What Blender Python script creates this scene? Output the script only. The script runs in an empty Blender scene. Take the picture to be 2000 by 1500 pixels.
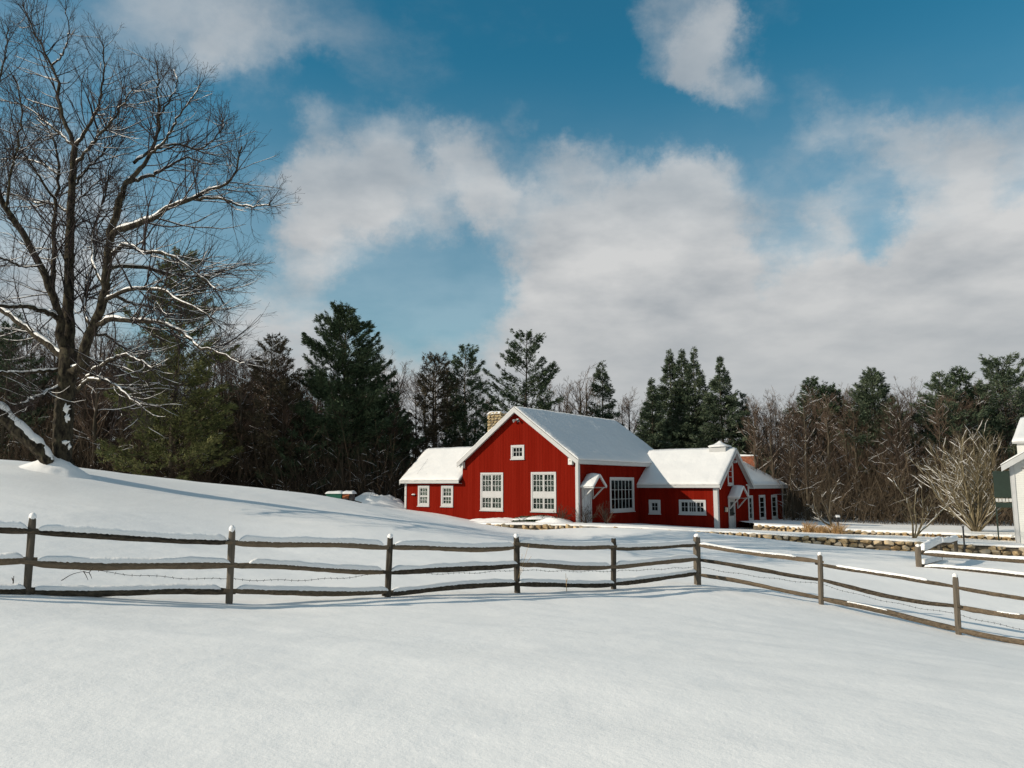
import bpy, bmesh, math, random
import numpy as np
from mathutils import Vector, Matrix, noise as mnoise

random.seed(7)
rng = np.random.RandomState(11)
S = bpy.context.scene
COL = S.collection
R_ = math.radians

# ------------------------------------------------------------------ camera
EYE = 1.6
PITCH = math.atan(197 / 1500)
cam_d = bpy.data.cameras.new('camera')
cam_d.sensor_width = 36
cam_d.lens = 27
cam_d.clip_end = 3000
cam = bpy.data.objects.new('camera', cam_d)
COL.objects.link(cam)
cam.location = (0, 0, EYE)
cam.rotation_euler = (R_(90) + PITCH, 0, 0)
S.camera = cam

# ------------------------------------------------------------------ sun, exposure
SUN_EL = R_(25)
SUN_DIR = Vector((-0.966, -0.259, 0)).normalized()           # horizontal direction towards the sun
SUN_AZ = math.atan2(SUN_DIR.x, SUN_DIR.y)                    # clockwise from +Y
sd = bpy.data.lights.new('sun', 'SUN')
sd.energy = 4.8
sd.angle = R_(0.42)
sd.color = (1.0, 0.895, 0.75)
sun = bpy.data.objects.new('sun', sd)
COL.objects.link(sun)
to_sun = Vector((SUN_DIR.x * math.cos(SUN_EL), SUN_DIR.y * math.cos(SUN_EL), math.sin(SUN_EL)))
sun.rotation_euler = to_sun.to_track_quat('Z', 'Y').to_euler()
sun.location = to_sun * 100
S.view_settings.view_transform = 'Standard'
S.view_settings.look = 'None'
S.view_settings.gamma = 1
S.view_settings.exposure = -0.02
S.view_settings.use_curve_mapping = False


def ray(x, y):
    a = (x - 1000) / 1500
    b = -(y - 750) / 1500
    return np.array([a, math.cos(PITCH) - b * math.sin(PITCH), math.sin(PITCH) + b * math.cos(PITCH)])


def at(x, y, D):
    r = ray(x, y)
    return np.array([0, 0, EYE]) + r * (D / r[1])


# ------------------------------------------------------------------ world: clear winter sky with broken cloud
W = bpy.data.worlds.new('World')
S.world = W
W.use_nodes = True
W.cycles.sampling_method = 'MANUAL'
W.cycles.sample_map_resolution = 256
wt = W.node_tree
for n in list(wt.nodes):
    wt.nodes.remove(n)


def wn(t, **k):
    n = wt.nodes.new(t)
    for a, v in k.items():
        setattr(n, a, v)
    return n


def wl(a, b):
    wt.links.new(a, b)


def wmath(op, a, b=None, c=None, clamp=False):
    n = wn('ShaderNodeMath', operation=op, use_clamp=clamp)
    for i, v in enumerate((a, b, c)):
        if v is None:
            continue
        if isinstance(v, (int, float)):
            n.inputs[i].default_value = v
        else:
            wl(v, n.inputs[i])
    return n.outputs[0]


def wsmooth(v, lo, hi, a=0.0, b=1.0):
    n = wn('ShaderNodeMapRange', interpolation_type='SMOOTHSTEP')
    wl(v, n.inputs[0])
    for i, q in enumerate((lo, hi, a, b)):
        n.inputs[i + 1].default_value = q
    return n.outputs[0]


sky = wn('ShaderNodeTexSky', sky_type='NISHITA', sun_disc=False)
sky.sun_elevation = SUN_EL
sky.sun_rotation = SUN_AZ
sky.air_density = 1.0
sky.dust_density = 0.3
sky.ozone_density = 2.2
tint = wn('ShaderNodeMix', data_type='RGBA', blend_type='MULTIPLY')
tint.inputs[0].default_value = 1
wl(sky.outputs[0], tint.inputs[6])
tint.inputs[7].default_value = (0.23, 0.95, 0.95, 1)
bg_sky = wn('ShaderNodeBackground')
wl(tint.outputs[2], bg_sky.inputs[0])
bg_sky.inputs[1].default_value = 0.11
tc = wn('ShaderNodeTexCoord')
vnorm = wn('ShaderNodeVectorMath', operation='NORMALIZE')
wl(tc.outputs['Generated'], vnorm.inputs[0])
sep = wn('ShaderNodeSeparateXYZ')
wl(vnorm.outputs[0], sep.inputs[0])
zc = wmath('MAXIMUM', sep.outputs[2], 0.0)
den = wmath('ADD', zc, 0.22)
comb = wn('ShaderNodeCombineXYZ')
wl(wmath('DIVIDE', sep.outputs[0], den), comb.inputs[0])
wl(wmath('DIVIDE', sep.outputs[1], den), comb.inputs[1])


def wnoise(scale, detail, rough, dist=0.0, vec=comb.outputs[0]):
    n = wn('ShaderNodeTexNoise')
    wl(vec, n.inputs['Vector'])
    n.inputs['Scale'].default_value = scale
    n.inputs['Detail'].default_value = detail
    n.inputs['Roughness'].default_value = rough
    n.inputs['Distortion'].default_value = dist
    return n


n1 = wnoise(3.4, 7, 0.6, 0.3)
n2 = wnoise(10.0, 6, 0.62)
# domain warp so that the cloud masses get torn edges
nw = wnoise(9.0, 7, 0.66, vec=vnorm.outputs[0])
wsub = wn('ShaderNodeVectorMath', operation='SUBTRACT')
wl(nw.outputs['Color'], wsub.inputs[0])
wsub.inputs[1].default_value = (0.5, 0.5, 0.5)
wsc = wn('ShaderNodeVectorMath', operation='SCALE')
wl(wsub.outputs[0], wsc.inputs[0])
wsc.inputs[3].default_value = 0.13
wad = wn('ShaderNodeVectorMath', operation='ADD')
wl(vnorm.outputs[0], wad.inputs[0])
wl(wsc.outputs[0], wad.inputs[1])
wdir = wn('ShaderNodeVectorMath', operation='NORMALIZE')
wl(wad.outputs[0], wdir.inputs[0])
# the larger cloud masses and the larger blue openings of that day's sky: (pixel x, y, radius, weight)
MASSES = [
    (1338, 62, 85, 0.80), (1405, 110, 70, 0.62), (1372, 165, 45, 0.30), (1470, 190, 45, 0.25),
    (565, 285, 80, 0.45), (680, 315, 95, 0.55), (820, 355, 100, 0.50), (960, 335, 80, 0.40), (885, 278, 45, 0.28), (1120, 285, 60, 0.25), (1140, 195, 85, -0.55), (1310, 235, 85, -0.50), (1230, 150, 90, -0.3), (1020, 215, 28, 0.2),
    (560, 395, 70, 0.55), (650, 430, 100, 0.62), (600, 500, 65, 0.5), (760, 440, 90, 0.45),
    (1020, 415, 110, 0.42), (1160, 385, 105, 0.50), (1320, 335, 70, 0.45), (1280, 450, 150, 0.60), (1120, 550, 130, 0.45), (1080, 640, 110, 0.50),
    (1400, 570, 200, 0.70), (1620, 600, 190, 0.65), (1830, 580, 170, 0.65), (1980, 470, 140, 0.60), (1240, 700, 210, 0.70), (1600, 740, 260, 0.60), (1950, 720, 240, 0.60),
    (560, 640, 95, 0.60), (700, 690, 100, 0.50), (880, 720, 130, 0.60), (470, 700, 90, 0.4),
    (1590, 250, 110, 0.34), (1720, 310, 110, 0.36), (1870, 300, 90, 0.42), (1960, 275, 60, 0.35), (1800, 370, 90, 0.40), (1620, 355, 100, 0.36), (1645, 410, 55, 0.42), (1500, 370, 70, 0.25),
    (1872, 150, 42, 0.36), (1610, 150, 35, 0.2),
    (200, 20, 200, 0.42), (420, 90, 140, 0.34), (480, 140, 70, 0.25), (580, 30, 140, 0.22), (540, 215, 130, 0.06), (470, 250, 80, -0.55), (620, 215, 70, -0.35), (560, 165, 60, -0.2), (30, 470, 170, 0.55), (250, 400, 90, 0.22), (130, 620, 120, 0.4), (700, 150, 150, 0.12),
    (1580, 445, 120, -1.15), (1770, 440, 90, -0.95), (1430, 315, 60, -0.2), (1400, 400, 90, 0.2), (1230, 305, 60, -0.35), (1680, 180, 110, -0.4), (1480, 250, 60, -0.3), (1930, 210, 80, -0.3), (1960, 350, 40, -0.25), (800, 570, 150, -0.60), (930, 520, 70, -0.28), (890, 400, 90, 0.36), (1000, 440, 80, 0.25), (430, 430, 130, -0.35), (330, 250, 120, -0.3), (840, 320, 22, -0.2), (600, 345, 30, -0.25), (1020, 300, 45, -0.2),
]
acc = None
for (px, py, rad, wgt) in MASSES:
    d = ray(px, py)
    d = d / np.linalg.norm(d)
    dp = wn('ShaderNodeVectorMath', operation='DOT_PRODUCT')
    wl(wdir.outputs[0], dp.inputs[0])
    dp.inputs[1].default_value = tuple(d)
    a = math.atan(rad * 1.6 / 1600)
    s = wsmooth(dp.outputs['Value'], math.cos(a), 1.0, 0.0, wgt * 0.74)
    acc = s if acc is None else wmath('ADD', acc, s)
low = wsmooth(sep.outputs[2], 0.22, 0.06, 0.0, 0.75)
m = wmath('ADD', wmath('MULTIPLY', n1.outputs[0], 0.74), wmath('MULTIPLY', n2.outputs[0], 0.42))
m = wmath('ADD', wmath('ADD', m, acc), low)
# broken cloud added over the unseen sky, making the fill light more neutral
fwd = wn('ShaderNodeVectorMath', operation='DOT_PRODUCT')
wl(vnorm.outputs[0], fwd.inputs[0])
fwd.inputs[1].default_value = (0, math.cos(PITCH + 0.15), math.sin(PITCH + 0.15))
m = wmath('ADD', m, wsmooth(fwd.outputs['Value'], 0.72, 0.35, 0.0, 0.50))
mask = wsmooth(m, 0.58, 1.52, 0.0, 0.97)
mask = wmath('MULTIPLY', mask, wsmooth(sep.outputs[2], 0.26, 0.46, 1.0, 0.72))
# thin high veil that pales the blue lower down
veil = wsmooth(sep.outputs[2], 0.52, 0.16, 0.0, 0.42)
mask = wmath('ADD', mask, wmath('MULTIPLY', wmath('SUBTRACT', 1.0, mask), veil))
nb = wnoise(3.0, 5, 0.55)
cl = wn('ShaderNodeValToRGB')
cl.color_ramp.elements[0].position = 0.30
cl.color_ramp.elements[0].color = (0.40, 0.425, 0.45, 1)
cl.color_ramp.elements[1].position = 0.62
cl.color_ramp.elements[1].color = (0.66, 0.66, 0.655, 1)
wl(nb.outputs[0], cl.inputs[0])
lowgrey = wn('ShaderNodeMix', data_type='RGBA')
wl(wsmooth(sep.outputs[2], 0.30, 0.08, 0.0, 0.75), lowgrey.inputs[0])
wl(cl.outputs[0], lowgrey.inputs[6])
lowgrey.inputs[7].default_value = (0.47, 0.485, 0.495, 1)
bg_cl = wn('ShaderNodeBackground')
wl(lowgrey.outputs[2], bg_cl.inputs[0])
bg_cl.inputs[1].default_value = 1.0
wmix = wn('ShaderNodeMixShader')
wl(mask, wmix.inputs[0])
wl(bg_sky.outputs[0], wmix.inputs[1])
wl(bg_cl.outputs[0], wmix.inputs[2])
wo = wn('ShaderNodeOutputWorld')
wl(wmix.outputs[0], wo.inputs[0])

# ------------------------------------------------------------------ helpers
def tag(o, label=None, cat=None, group=None, kind=None):
    if label:
        o['label'] = label
    if cat:
        o['category'] = cat
    if group:
        o['group'] = group
    if kind:
        o['kind'] = kind
    return o


def empty(name, loc, label, cat, group=None, rz=0.0):
    o = bpy.data.objects.new(name, None)
    o.empty_display_size = 0.3
    COL.objects.link(o)
    o.location = loc
    o.rotation_euler = (0, 0, rz)
    return tag(o, label, cat, group)


def link(name, me, parent=None):
    o = bpy.data.objects.new(name, me)
    COL.objects.link(o)
    o.parent = parent
    return o


def fast_mesh(name, V, F, mat, smooth=False):
    V = np.asarray(V, np.float32)
    F = np.asarray(F, np.int32)
    me = bpy.data.meshes.new(name)
    k = F.shape[1]
    me.vertices.add(len(V))
    me.vertices.foreach_set('co', V.ravel())
    me.loops.add(F.size)
    me.loops.foreach_set('vertex_index', F.ravel())
    me.polygons.add(len(F))
    me.polygons.foreach_set('loop_start', np.arange(0, F.size, k, dtype=np.int32))
    if smooth:
        me.polygons.foreach_set('use_smooth', np.ones(len(F), bool))
    me.update(calc_edges=True)
    me.materials.append(mat)
    return me


class MB:
    def __init__(s):
        s.v = []
        s.f = []

    def hexa(s, p):      # 8 points: bottom 4 ccw, top 4 ccw
        b = len(s.v)
        s.v += [tuple(q) for q in p]
        for q in ((3, 2, 1, 0), (4, 5, 6, 7), (0, 1, 5, 4), (1, 2, 6, 5), (2, 3, 7, 6), (3, 0, 4, 7)):
            s.f.append(tuple(b + i for i in q))

    def box(s, x0, x1, y0, y1, z0, z1):
        s.hexa([(x0, y0, z0), (x1, y0, z0), (x1, y1, z0), (x0, y1, z0), (x0, y0, z1), (x1, y0, z1), (x1, y1, z1), (x0, y1, z1)])

    def beam(s, p, q, w, h, up=(0, 0, 1)):
        p, q, up = Vector(p), Vector(q), Vector(up)
        d = (q - p).normalized()
        r = d.cross(up).normalized() * w / 2
        u = r.cross(d).normalized() * h / 2
        s.hexa([p - r - u, p + r - u, q + r - u, q - r - u, p - r + u, p + r + u, q + r + u, q - r + u])

    def prism(s, poly, vec):
        b = len(s.v)
        n = len(poly)
        vec = Vector(vec)
        s.v += [tuple(p) for p in poly] + [tuple(Vector(p) + vec) for p in poly]
        s.f.append(tuple(b + i for i in range(n))[::-1])
        s.f.append(tuple(b + n + i for i in range(n)))
        for i in range(n):
            j = (i + 1) % n
            s.f.append((b + i, b + j, b + n + j, b + n + i))

    def build(s, name, mat, parent=None, bevel=0.0, smooth=False):
        me = bpy.data.meshes.new(name)
        me.from_pydata(s.v, [], s.f)
        bm = bmesh.new()
        bm.from_mesh(me)
        if bevel:
            bmesh.ops.bevel(bm, geom=list(bm.edges), offset=bevel, segments=1, affect='EDGES', clamp_overlap=True)
        bmesh.ops.recalc_face_normals(bm, faces=bm.faces)
        if smooth:
            for f in bm.faces:
                f.smooth = True
        bm.to_mesh(me)
        bm.free()
        me.materials.append(mat)
        return link(name, me, parent)


def tubes(P, R, sides, wob=0.0):
    """P (N,K,3) polylines, R (N,K) radii -> V, F quads, ends closed by taper"""
    P = np.asarray(P, float)
    N, K, _ = P.shape
    T = np.gradient(P, axis=1)
    T /= np.linalg.norm(T, axis=2, keepdims=True) + 1e-9
    ref = np.zeros_like(T)
    ref[..., 2] = 1
    steep = np.abs(T[..., 2]).mean(axis=1) > 0.8
    ref[steep] = (1, 0.13, 0)
    A = np.cross(T, ref)
    A /= np.linalg.norm(A, axis=2, keepdims=True) + 1e-9
    B = np.cross(A, T)
    ang = np.arange(sides) * 2 * math.pi / sides
    c, s = np.cos(ang), np.sin(ang)
    RR = np.repeat(R[..., None], sides, axis=2)
    if wob:
        RR = RR * (1 + wob * rng.uniform(-1, 1, RR.shape))
    V = P[:, :, None, :] + RR[..., None] * (A[:, :, None, :] * c[None, None, :, None] + B[:, :, None, :] * s[None, None, :, None])
    base = (np.arange(N) * K * sides)[:, None, None]
    ring = (np.arange(K - 1) * sides)[None, :, None]
    i = np.arange(sides)[None, None, :]
    j = (i + 1) % sides
    F = np.stack([base + ring + i, base + ring + j, base + ring + sides + j, base + ring + sides + i], axis=-1).reshape(-1, 4)
    return V.reshape(-1, 3), F


def join(parts):
    V, F, o = [], [], 0
    for v, f in parts:
        V.append(v)
        F.append(f + o)
        o += len(v)
    return np.concatenate(V), np.concatenate(F)


def resample(pts, K):
    """Catmull-Rom through pts, K even samples"""
    p = np.asarray(pts, float)
    p = np.vstack([2 * p[0] - p[1], p, 2 * p[-1] - p[-2]])
    out = []
    for i in range(1, len(p) - 2):
        for t in np.linspace(0, 1, 12, endpoint=False):
            a, b, c, d = p[i - 1], p[i], p[i + 1], p[i + 2]
            out.append(0.5 * (2 * b + (c - a) * t + (2 * a - 5 * b + 4 * c - d) * t * t + (3 * b - a - 3 * c + d) * t ** 3))
    out.append(p[-2])
    out = np.array(out)
    L = np.concatenate([[0], np.cumsum(np.linalg.norm(np.diff(out, axis=0), axis=1))])
    u = np.linspace(0, L[-1], K)
    return np.stack([np.interp(u, L, out[:, k]) for k in range(3)], axis=1)


def sprout(P, R, count, t0, t1, ang, length, rfac, up, wig, K, tip=0.3, rmin=0.004, bias=None):
    """side branches growing from polylines; count and length are arrays per parent or scalars"""
    P = np.asarray(P, float)
    N, K0, _ = P.shape
    count = np.broadcast_to(np.asarray(count, int), (N,))
    idx = np.repeat(np.arange(N), count)
    M = len(idx)
    t = rng.uniform(t0, t1, M)
    f = t * (K0 - 1)
    i0 = np.minimum(f.astype(int), K0 - 2)
    w = (f - i0)[:, None]
    pos = P[idx, i0] * (1 - w) + P[idx, i0 + 1] * w
    rad = R[idx, i0] * (1 - w[:, 0]) + R[idx, i0 + 1] * w[:, 0]
    tan = P[idx, i0 + 1] - P[idx, i0]
    tan /= np.linalg.norm(tan, axis=1, keepdims=True) + 1e-9
    rv = rng.normal(size=(M, 3))
    if bias is not None:
        rv = rv + np.asarray(bias)
    perp = rv - tan * (rv * tan).sum(1, keepdims=True)
    perp /= np.linalg.norm(perp, axis=1, keepdims=True) + 1e-9
    a = np.radians(rng.uniform(ang[0], ang[1], M))[:, None]
    d = tan * np.cos(a) + perp * np.sin(a)
    Ls = np.broadcast_to(np.asarray(length, float), (N,))[idx] * rng.uniform(0.55, 1.15, M) * (1.25 - 0.75 * t)
    Q = np.zeros((M, K, 3))
    Q[:, 0] = pos
    for k in range(1, K):
        d = d + wig * rng.normal(size=(M, 3))
        d[:, 2] += up
        d /= np.linalg.norm(d, axis=1, keepdims=True)
        Q[:, k] = Q[:, k - 1] + d * (Ls / (K - 1))[:, None]
    r0 = np.minimum(rad * 0.75, np.maximum(Ls * rfac, rmin))
    RR = r0[:, None] * np.linspace(1, tip, K)[None, :]
    RR = np.maximum(RR, rmin * 0.6)
    return Q, RR, Ls


def snow_on(P, R, k=0.75, lift=0.55, steep=0.8, rmin=0.012, sides=4):
    """thin rolls of snow lying on the upper side of branches"""
    T = np.gradient(P, axis=1)
    T /= np.linalg.norm(T, axis=2, keepdims=True) + 1e-9
    Q = P.copy()
    f = np.clip((steep - np.abs(T[..., 2])) / 0.25, 0, 1)
    r = np.maximum(R, rmin) * k * f * rng.uniform(0.55, 1.1, R.shape)
    Q[..., 2] += R * lift + r * 0.35
    ok = f.max(axis=1) > 0.1
    if not ok.any():
        return None
    r[:, 0] *= 0.3
    r[:, -1] *= 0.2
    return tubes(Q[ok], r[ok] + 0.0005, sides)


# ------------------------------------------------------------------ materials
def mat(name, base, rough=0.7, spec=0.3):
    m = bpy.data.materials.new(name)
    m.use_nodes = True
    b = m.node_tree.nodes['Principled BSDF']
    b.inputs['Base Color'].default_value = (*base, 1)
    b.inputs['Roughness'].default_value = rough
    b.inputs['Specular IOR Level'].default_value = spec
    return m, m.node_tree, b


def nz(nt, scale, detail=4, rough=0.6, coord='Object', stretch=None):
    t = nt.nodes.new('ShaderNodeTexCoord')
    n = nt.nodes.new('ShaderNodeTexNoise')
    n.inputs['Scale'].default_value = scale
    n.inputs['Detail'].default_value = detail
    n.inputs['Roughness'].default_value = rough
    if coord == 'World':
        g = nt.nodes.new('ShaderNodeNewGeometry')
        src = g.outputs['Position']
    else:
        src = t.outputs[coord]
    if stretch:
        mp = nt.nodes.new('ShaderNodeMapping')
        mp.inputs['Scale'].default_value = stretch
        nt.links.new(src, mp.inputs[0])
        src = mp.outputs[0]
    nt.links.new(src, n.inputs['Vector'])
    return n.outputs[0]


def ramp(nt, fac, stops):
    r = nt.nodes.new('ShaderNodeValToRGB')
    while len(r.color_ramp.elements) < len(stops):
        r.color_ramp.elements.new(0.5)
    for e, (p, c) in zip(r.color_ramp.elements, stops):
        e.position = p
        e.color = (*c, 1)
    nt.links.new(fac, r.inputs[0])
    return r.outputs[0]


def bump(nt, b, h, strength, dist):
    n = nt.nodes.new('ShaderNodeBump')
    n.inputs['Strength'].default_value = strength
    n.inputs['Distance'].default_value = dist
    nt.links.new(h, n.inputs['Height'])
    nt.links.new(n.outputs[0], b.inputs['Normal'])
    return n


def madd(nt, a, b, k=1.0):
    n = nt.nodes.new('ShaderNodeMath')
    n.operation = 'MULTIPLY_ADD'
    nt.links.new(b, n.inputs[0])
    n.inputs[1].default_value = k
    nt.links.new(a, n.inputs[2])
    return n.outputs[0]


def island(nt):
    return nt.nodes.new('ShaderNodeNewGeometry').outputs['Random Per Island']


def objrand(nt):
    return nt.nodes.new('ShaderNodeObjectInfo').outputs['Random']


M = {}


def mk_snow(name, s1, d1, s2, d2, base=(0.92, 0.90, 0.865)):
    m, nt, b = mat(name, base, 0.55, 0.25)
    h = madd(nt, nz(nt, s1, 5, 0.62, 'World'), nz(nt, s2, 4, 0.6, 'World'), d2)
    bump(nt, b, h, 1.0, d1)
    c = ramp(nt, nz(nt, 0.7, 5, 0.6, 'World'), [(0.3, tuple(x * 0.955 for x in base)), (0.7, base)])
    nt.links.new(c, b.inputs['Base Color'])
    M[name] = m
    return m


mk_snow('snow', 6.0, 0.009, 38.0, 0.22)
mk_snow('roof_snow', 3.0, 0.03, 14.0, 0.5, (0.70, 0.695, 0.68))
mk_snow('branch_snow', 9.0, 0.02, 30.0, 0.4)


def mk(name, stops, scale, rough=0.75, spec=0.25, stretch=None, bs=0.4, bd=0.01, detail=5, fac=None, coord='Object'):
    m, nt, b = mat(name, stops[0][1], rough, spec)
    n = nz(nt, scale, detail, 0.62, coord, stretch)
    f = n
    if fac == 'island':
        f = madd(nt, n, island(nt), 0.45)
    elif fac == 'object':
        f = madd(nt, n, objrand(nt), 0.5)
    nt.links.new(ramp(nt, f, stops), b.inputs['Base Color'])
    if bs:
        bump(nt, b, n, bs, bd)
    M[name] = m
    return m


mk('red', [(0.30, (0.122, 0.0068, 0.0034)), (0.62, (0.146, 0.0084, 0.0040)), (1.05, (0.166, 0.0108, 0.0054))], 0.9, 0.8, 0.0, (7, 7, 0.55), 0.2, 0.004, fac='island')
mk('white_paint', [(0.3, (0.41, 0.41, 0.40)), (0.7, (0.46, 0.46, 0.45))], 2.5, 0.55, 0.3, None, 0.1, 0.003)
mk('white_siding', [(0.3, (0.56, 0.555, 0.52)), (0.7, (0.62, 0.615, 0.58))], 2.0, 0.6, 0.25, None, 0.1, 0.003)
mk('grey_door', [(0.3, (0.42, 0.44, 0.46)), (0.7, (0.50, 0.52, 0.54))], 2.0, 0.5, 0.3, None, 0.1, 0.003)
mk('roof_edge', [(0.3, (0.10, 0.095, 0.085)), (0.7, (0.15, 0.14, 0.12))], 4.0, 0.85, 0.2)
mk('stone', [(0.30, (0.15, 0.105, 0.06)), (0.55, (0.36, 0.25, 0.13)), (0.78, (0.48, 0.36, 0.21)), (1.05, (0.38, 0.33, 0.26))], 4.5, 0.85, 0.2, None, 0.7, 0.03, fac='object')
mk('chimney_stone', [(0.35, (0.17, 0.125, 0.07)), (0.65, (0.36, 0.27, 0.14)), (1.0, (0.46, 0.38, 0.24))], 5.0, 0.85, 0.2, None, 0.7, 0.03, fac='island')
mk('mortar', [(0.3, (0.09, 0.075, 0.055)), (0.7, (0.16, 0.135, 0.10))], 6.0, 0.9, 0.1, None, 0.6, 0.02)
mk('brick', [(0.35, (0.19, 0.06, 0.03)), (0.9, (0.33, 0.115, 0.06))], 6.0, 0.8, 0.2, None, 0.4, 0.01, fac='island')
mk('rail_wood', [(0.35, (0.026, 0.021, 0.016)), (0.6, (0.075, 0.060, 0.043)), (1.0, (0.185, 0.138, 0.092))], 2.6, 0.9, 0.1, (1.0, 9, 9), 0.9, 0.03, fac='object')
mk('post_wood', [(0.35, (0.028, 0.024, 0.019)), (0.6, (0.075, 0.063, 0.048)), (1.0, (0.150, 0.125, 0.096))], 3.0, 0.9, 0.1, (7, 7, 1.0), 0.9, 0.03, fac='object')
mk('bark', [(0.36, (0.012, 0.010, 0.008)), (0.5, (0.040, 0.033, 0.023)), (0.62, (0.075, 0.063, 0.040)), (0.76, (0.080, 0.088, 0.046))], 3.6, 0.95, 0.1, (2.4, 2.4, 1.0), 1.0, 0.06, 8)
mk('twig', [(0.35, (0.018, 0.014, 0.014)), (0.8, (0.046, 0.036, 0.033))], 2.0, 0.9, 0.1, None, 0, 0, 2, 'island')
mk('wood_bark', [(0.35, (0.022, 0.018, 0.014)), (0.7, (0.065, 0.053, 0.038)), (1.05, (0.115, 0.095, 0.066))], 1.6, 0.95, 0.1, (3, 3, 1), 0.6, 0.03, 4, 'object')
mk('wood_twig', [(0.35, (0.036, 0.027, 0.021)), (0.7, (0.088, 0.062, 0.046)), (1.05, (0.140, 0.098, 0.070))], 0.8, 0.9, 0.1, None, 0, 0, 2, 'object')
mk('shrub_bark', [(0.35, (0.055, 0.042, 0.026)), (0.65, (0.15, 0.122, 0.074)), (1.0, (0.25, 0.21, 0.13))], 3.0, 0.9, 0.1, None, 0.5, 0.02, 4, 'island')
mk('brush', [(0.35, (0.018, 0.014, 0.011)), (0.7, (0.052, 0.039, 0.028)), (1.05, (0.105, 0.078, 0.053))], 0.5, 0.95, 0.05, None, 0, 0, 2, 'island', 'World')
mk('sunlit_brush', [(0.35, (0.034, 0.026, 0.018)), (0.7, (0.105, 0.078, 0.053)), (1.05, (0.20, 0.15, 0.10))], 0.5, 0.95, 0.05, None, 0, 0, 2, 'island', 'World')  # lighter copy of brush, sunlight on the right wood put into the colour
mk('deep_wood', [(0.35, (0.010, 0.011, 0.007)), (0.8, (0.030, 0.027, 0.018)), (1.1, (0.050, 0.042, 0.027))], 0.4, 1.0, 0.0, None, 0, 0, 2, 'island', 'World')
mk('pine', [(0.35, (0.012, 0.024, 0.012)), (0.7, (0.038, 0.064, 0.030)), (1.05, (0.090, 0.120, 0.062))], 0.8, 0.75, 0.25, None, 0, 0, 3, 'island', 'World')
mk('pine_olive', [(0.35, (0.026, 0.034, 0.011)), (0.7, (0.095, 0.110, 0.036)), (1.05, (0.20, 0.19, 0.07))], 0.8, 0.75, 0.25, None, 0, 0, 3, 'island', 'World')
mk('pine_brown', [(0.35, (0.024, 0.021, 0.012)), (0.7, (0.062, 0.052, 0.030)), (1.05, (0.105, 0.085, 0.052))], 0.8, 0.8, 0.2, None, 0, 0, 3, 'island', 'World')
mk('spruce', [(0.35, (0.020, 0.034, 0.020)), (0.7, (0.062, 0.090, 0.050)), (1.05, (0.145, 0.170, 0.105))], 0.8, 0.75, 0.25, None, 0, 0, 3, 'island', 'World')
mk('dry_grass', [(0.35, (0.30, 0.18, 0.075)), (1.0, (0.56, 0.37, 0.18))], 3, 0.9, 0.1, None, 0, 0, 2, 'island')
mk('dark_metal', [(0.3, (0.020, 0.020, 0.021)), (0.7, (0.035, 0.034, 0.033))], 8, 0.5, 0.4, None, 0, 0)
mk('green_paint', [(0.3, (0.008, 0.018, 0.013)), (0.7, (0.012, 0.026, 0.018))], 4, 0.6, 0.3, None, 0.1, 0.003)
mk('cart_green', [(0.3, (0.010, 0.085, 0.055)), (0.7, (0.016, 0.12, 0.075))], 4, 0.6, 0.3, None, 0.1, 0.003)
mk('orange_paint', [(0.3, (0.32, 0.09, 0.03)), (0.7, (0.42, 0.14, 0.05))], 4, 0.6, 0.3, None, 0.1, 0.003)
mk('curtain', [(0.3, (0.20, 0.20, 0.17)), (0.7, (0.36, 0.35, 0.30))], 5, 0.9, 0.1, None, 0, 0)
mk('blind', [(0.3, (0.045, 0.060, 0.052)), (0.7, (0.068, 0.085, 0.073))], 2, 0.9, 0.1, None, 0, 0)  # grey-green reflection in the big panes, painted on a sheet behind them
mk('dark_shade', [(0.3, (0.008, 0.009, 0.010)), (0.7, (0.016, 0.017, 0.018))], 3, 0.9, 0.1, None, 0, 0)  # dark sheet colour standing in for the unlit rooms behind the glass
mk('lamp_glass', [(0.3, (0.45, 0.40, 0.30)), (0.7, (0.55, 0.50, 0.40))], 5, 0.4, 0.4, None, 0, 0)


def mk_glass():
    m = bpy.data.materials.new('glass')
    m.use_nodes = True
    nt = m.node_tree
    for n in list(nt.nodes):
        nt.nodes.remove(n)
    tr = nt.nodes.new('ShaderNodeBsdfTransparent')
    tr.inputs[0].default_value = (0.80, 0.86, 0.84, 1)
    gl = nt.nodes.new('ShaderNodeBsdfGlossy')
    gl.inputs['Roughness'].default_value = 0.03
    gl.inputs['Color'].default_value = (0.9, 0.95, 0.95, 1)
    fr = nt.nodes.new('ShaderNodeFresnel')
    fr.inputs[0].default_value = 1.2
    mx = nt.nodes.new('ShaderNodeMixShader')
    nt.links.new(fr.outputs[0], mx.inputs[0])
    nt.links.new(tr.outputs[0], mx.inputs[1])
    nt.links.new(gl.outputs[0], mx.inputs[2])
    o = nt.nodes.new('ShaderNodeOutputMaterial')
    nt.links.new(mx.outputs[0], o.inputs[0])
    M['glass'] = m


mk_glass()

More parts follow.
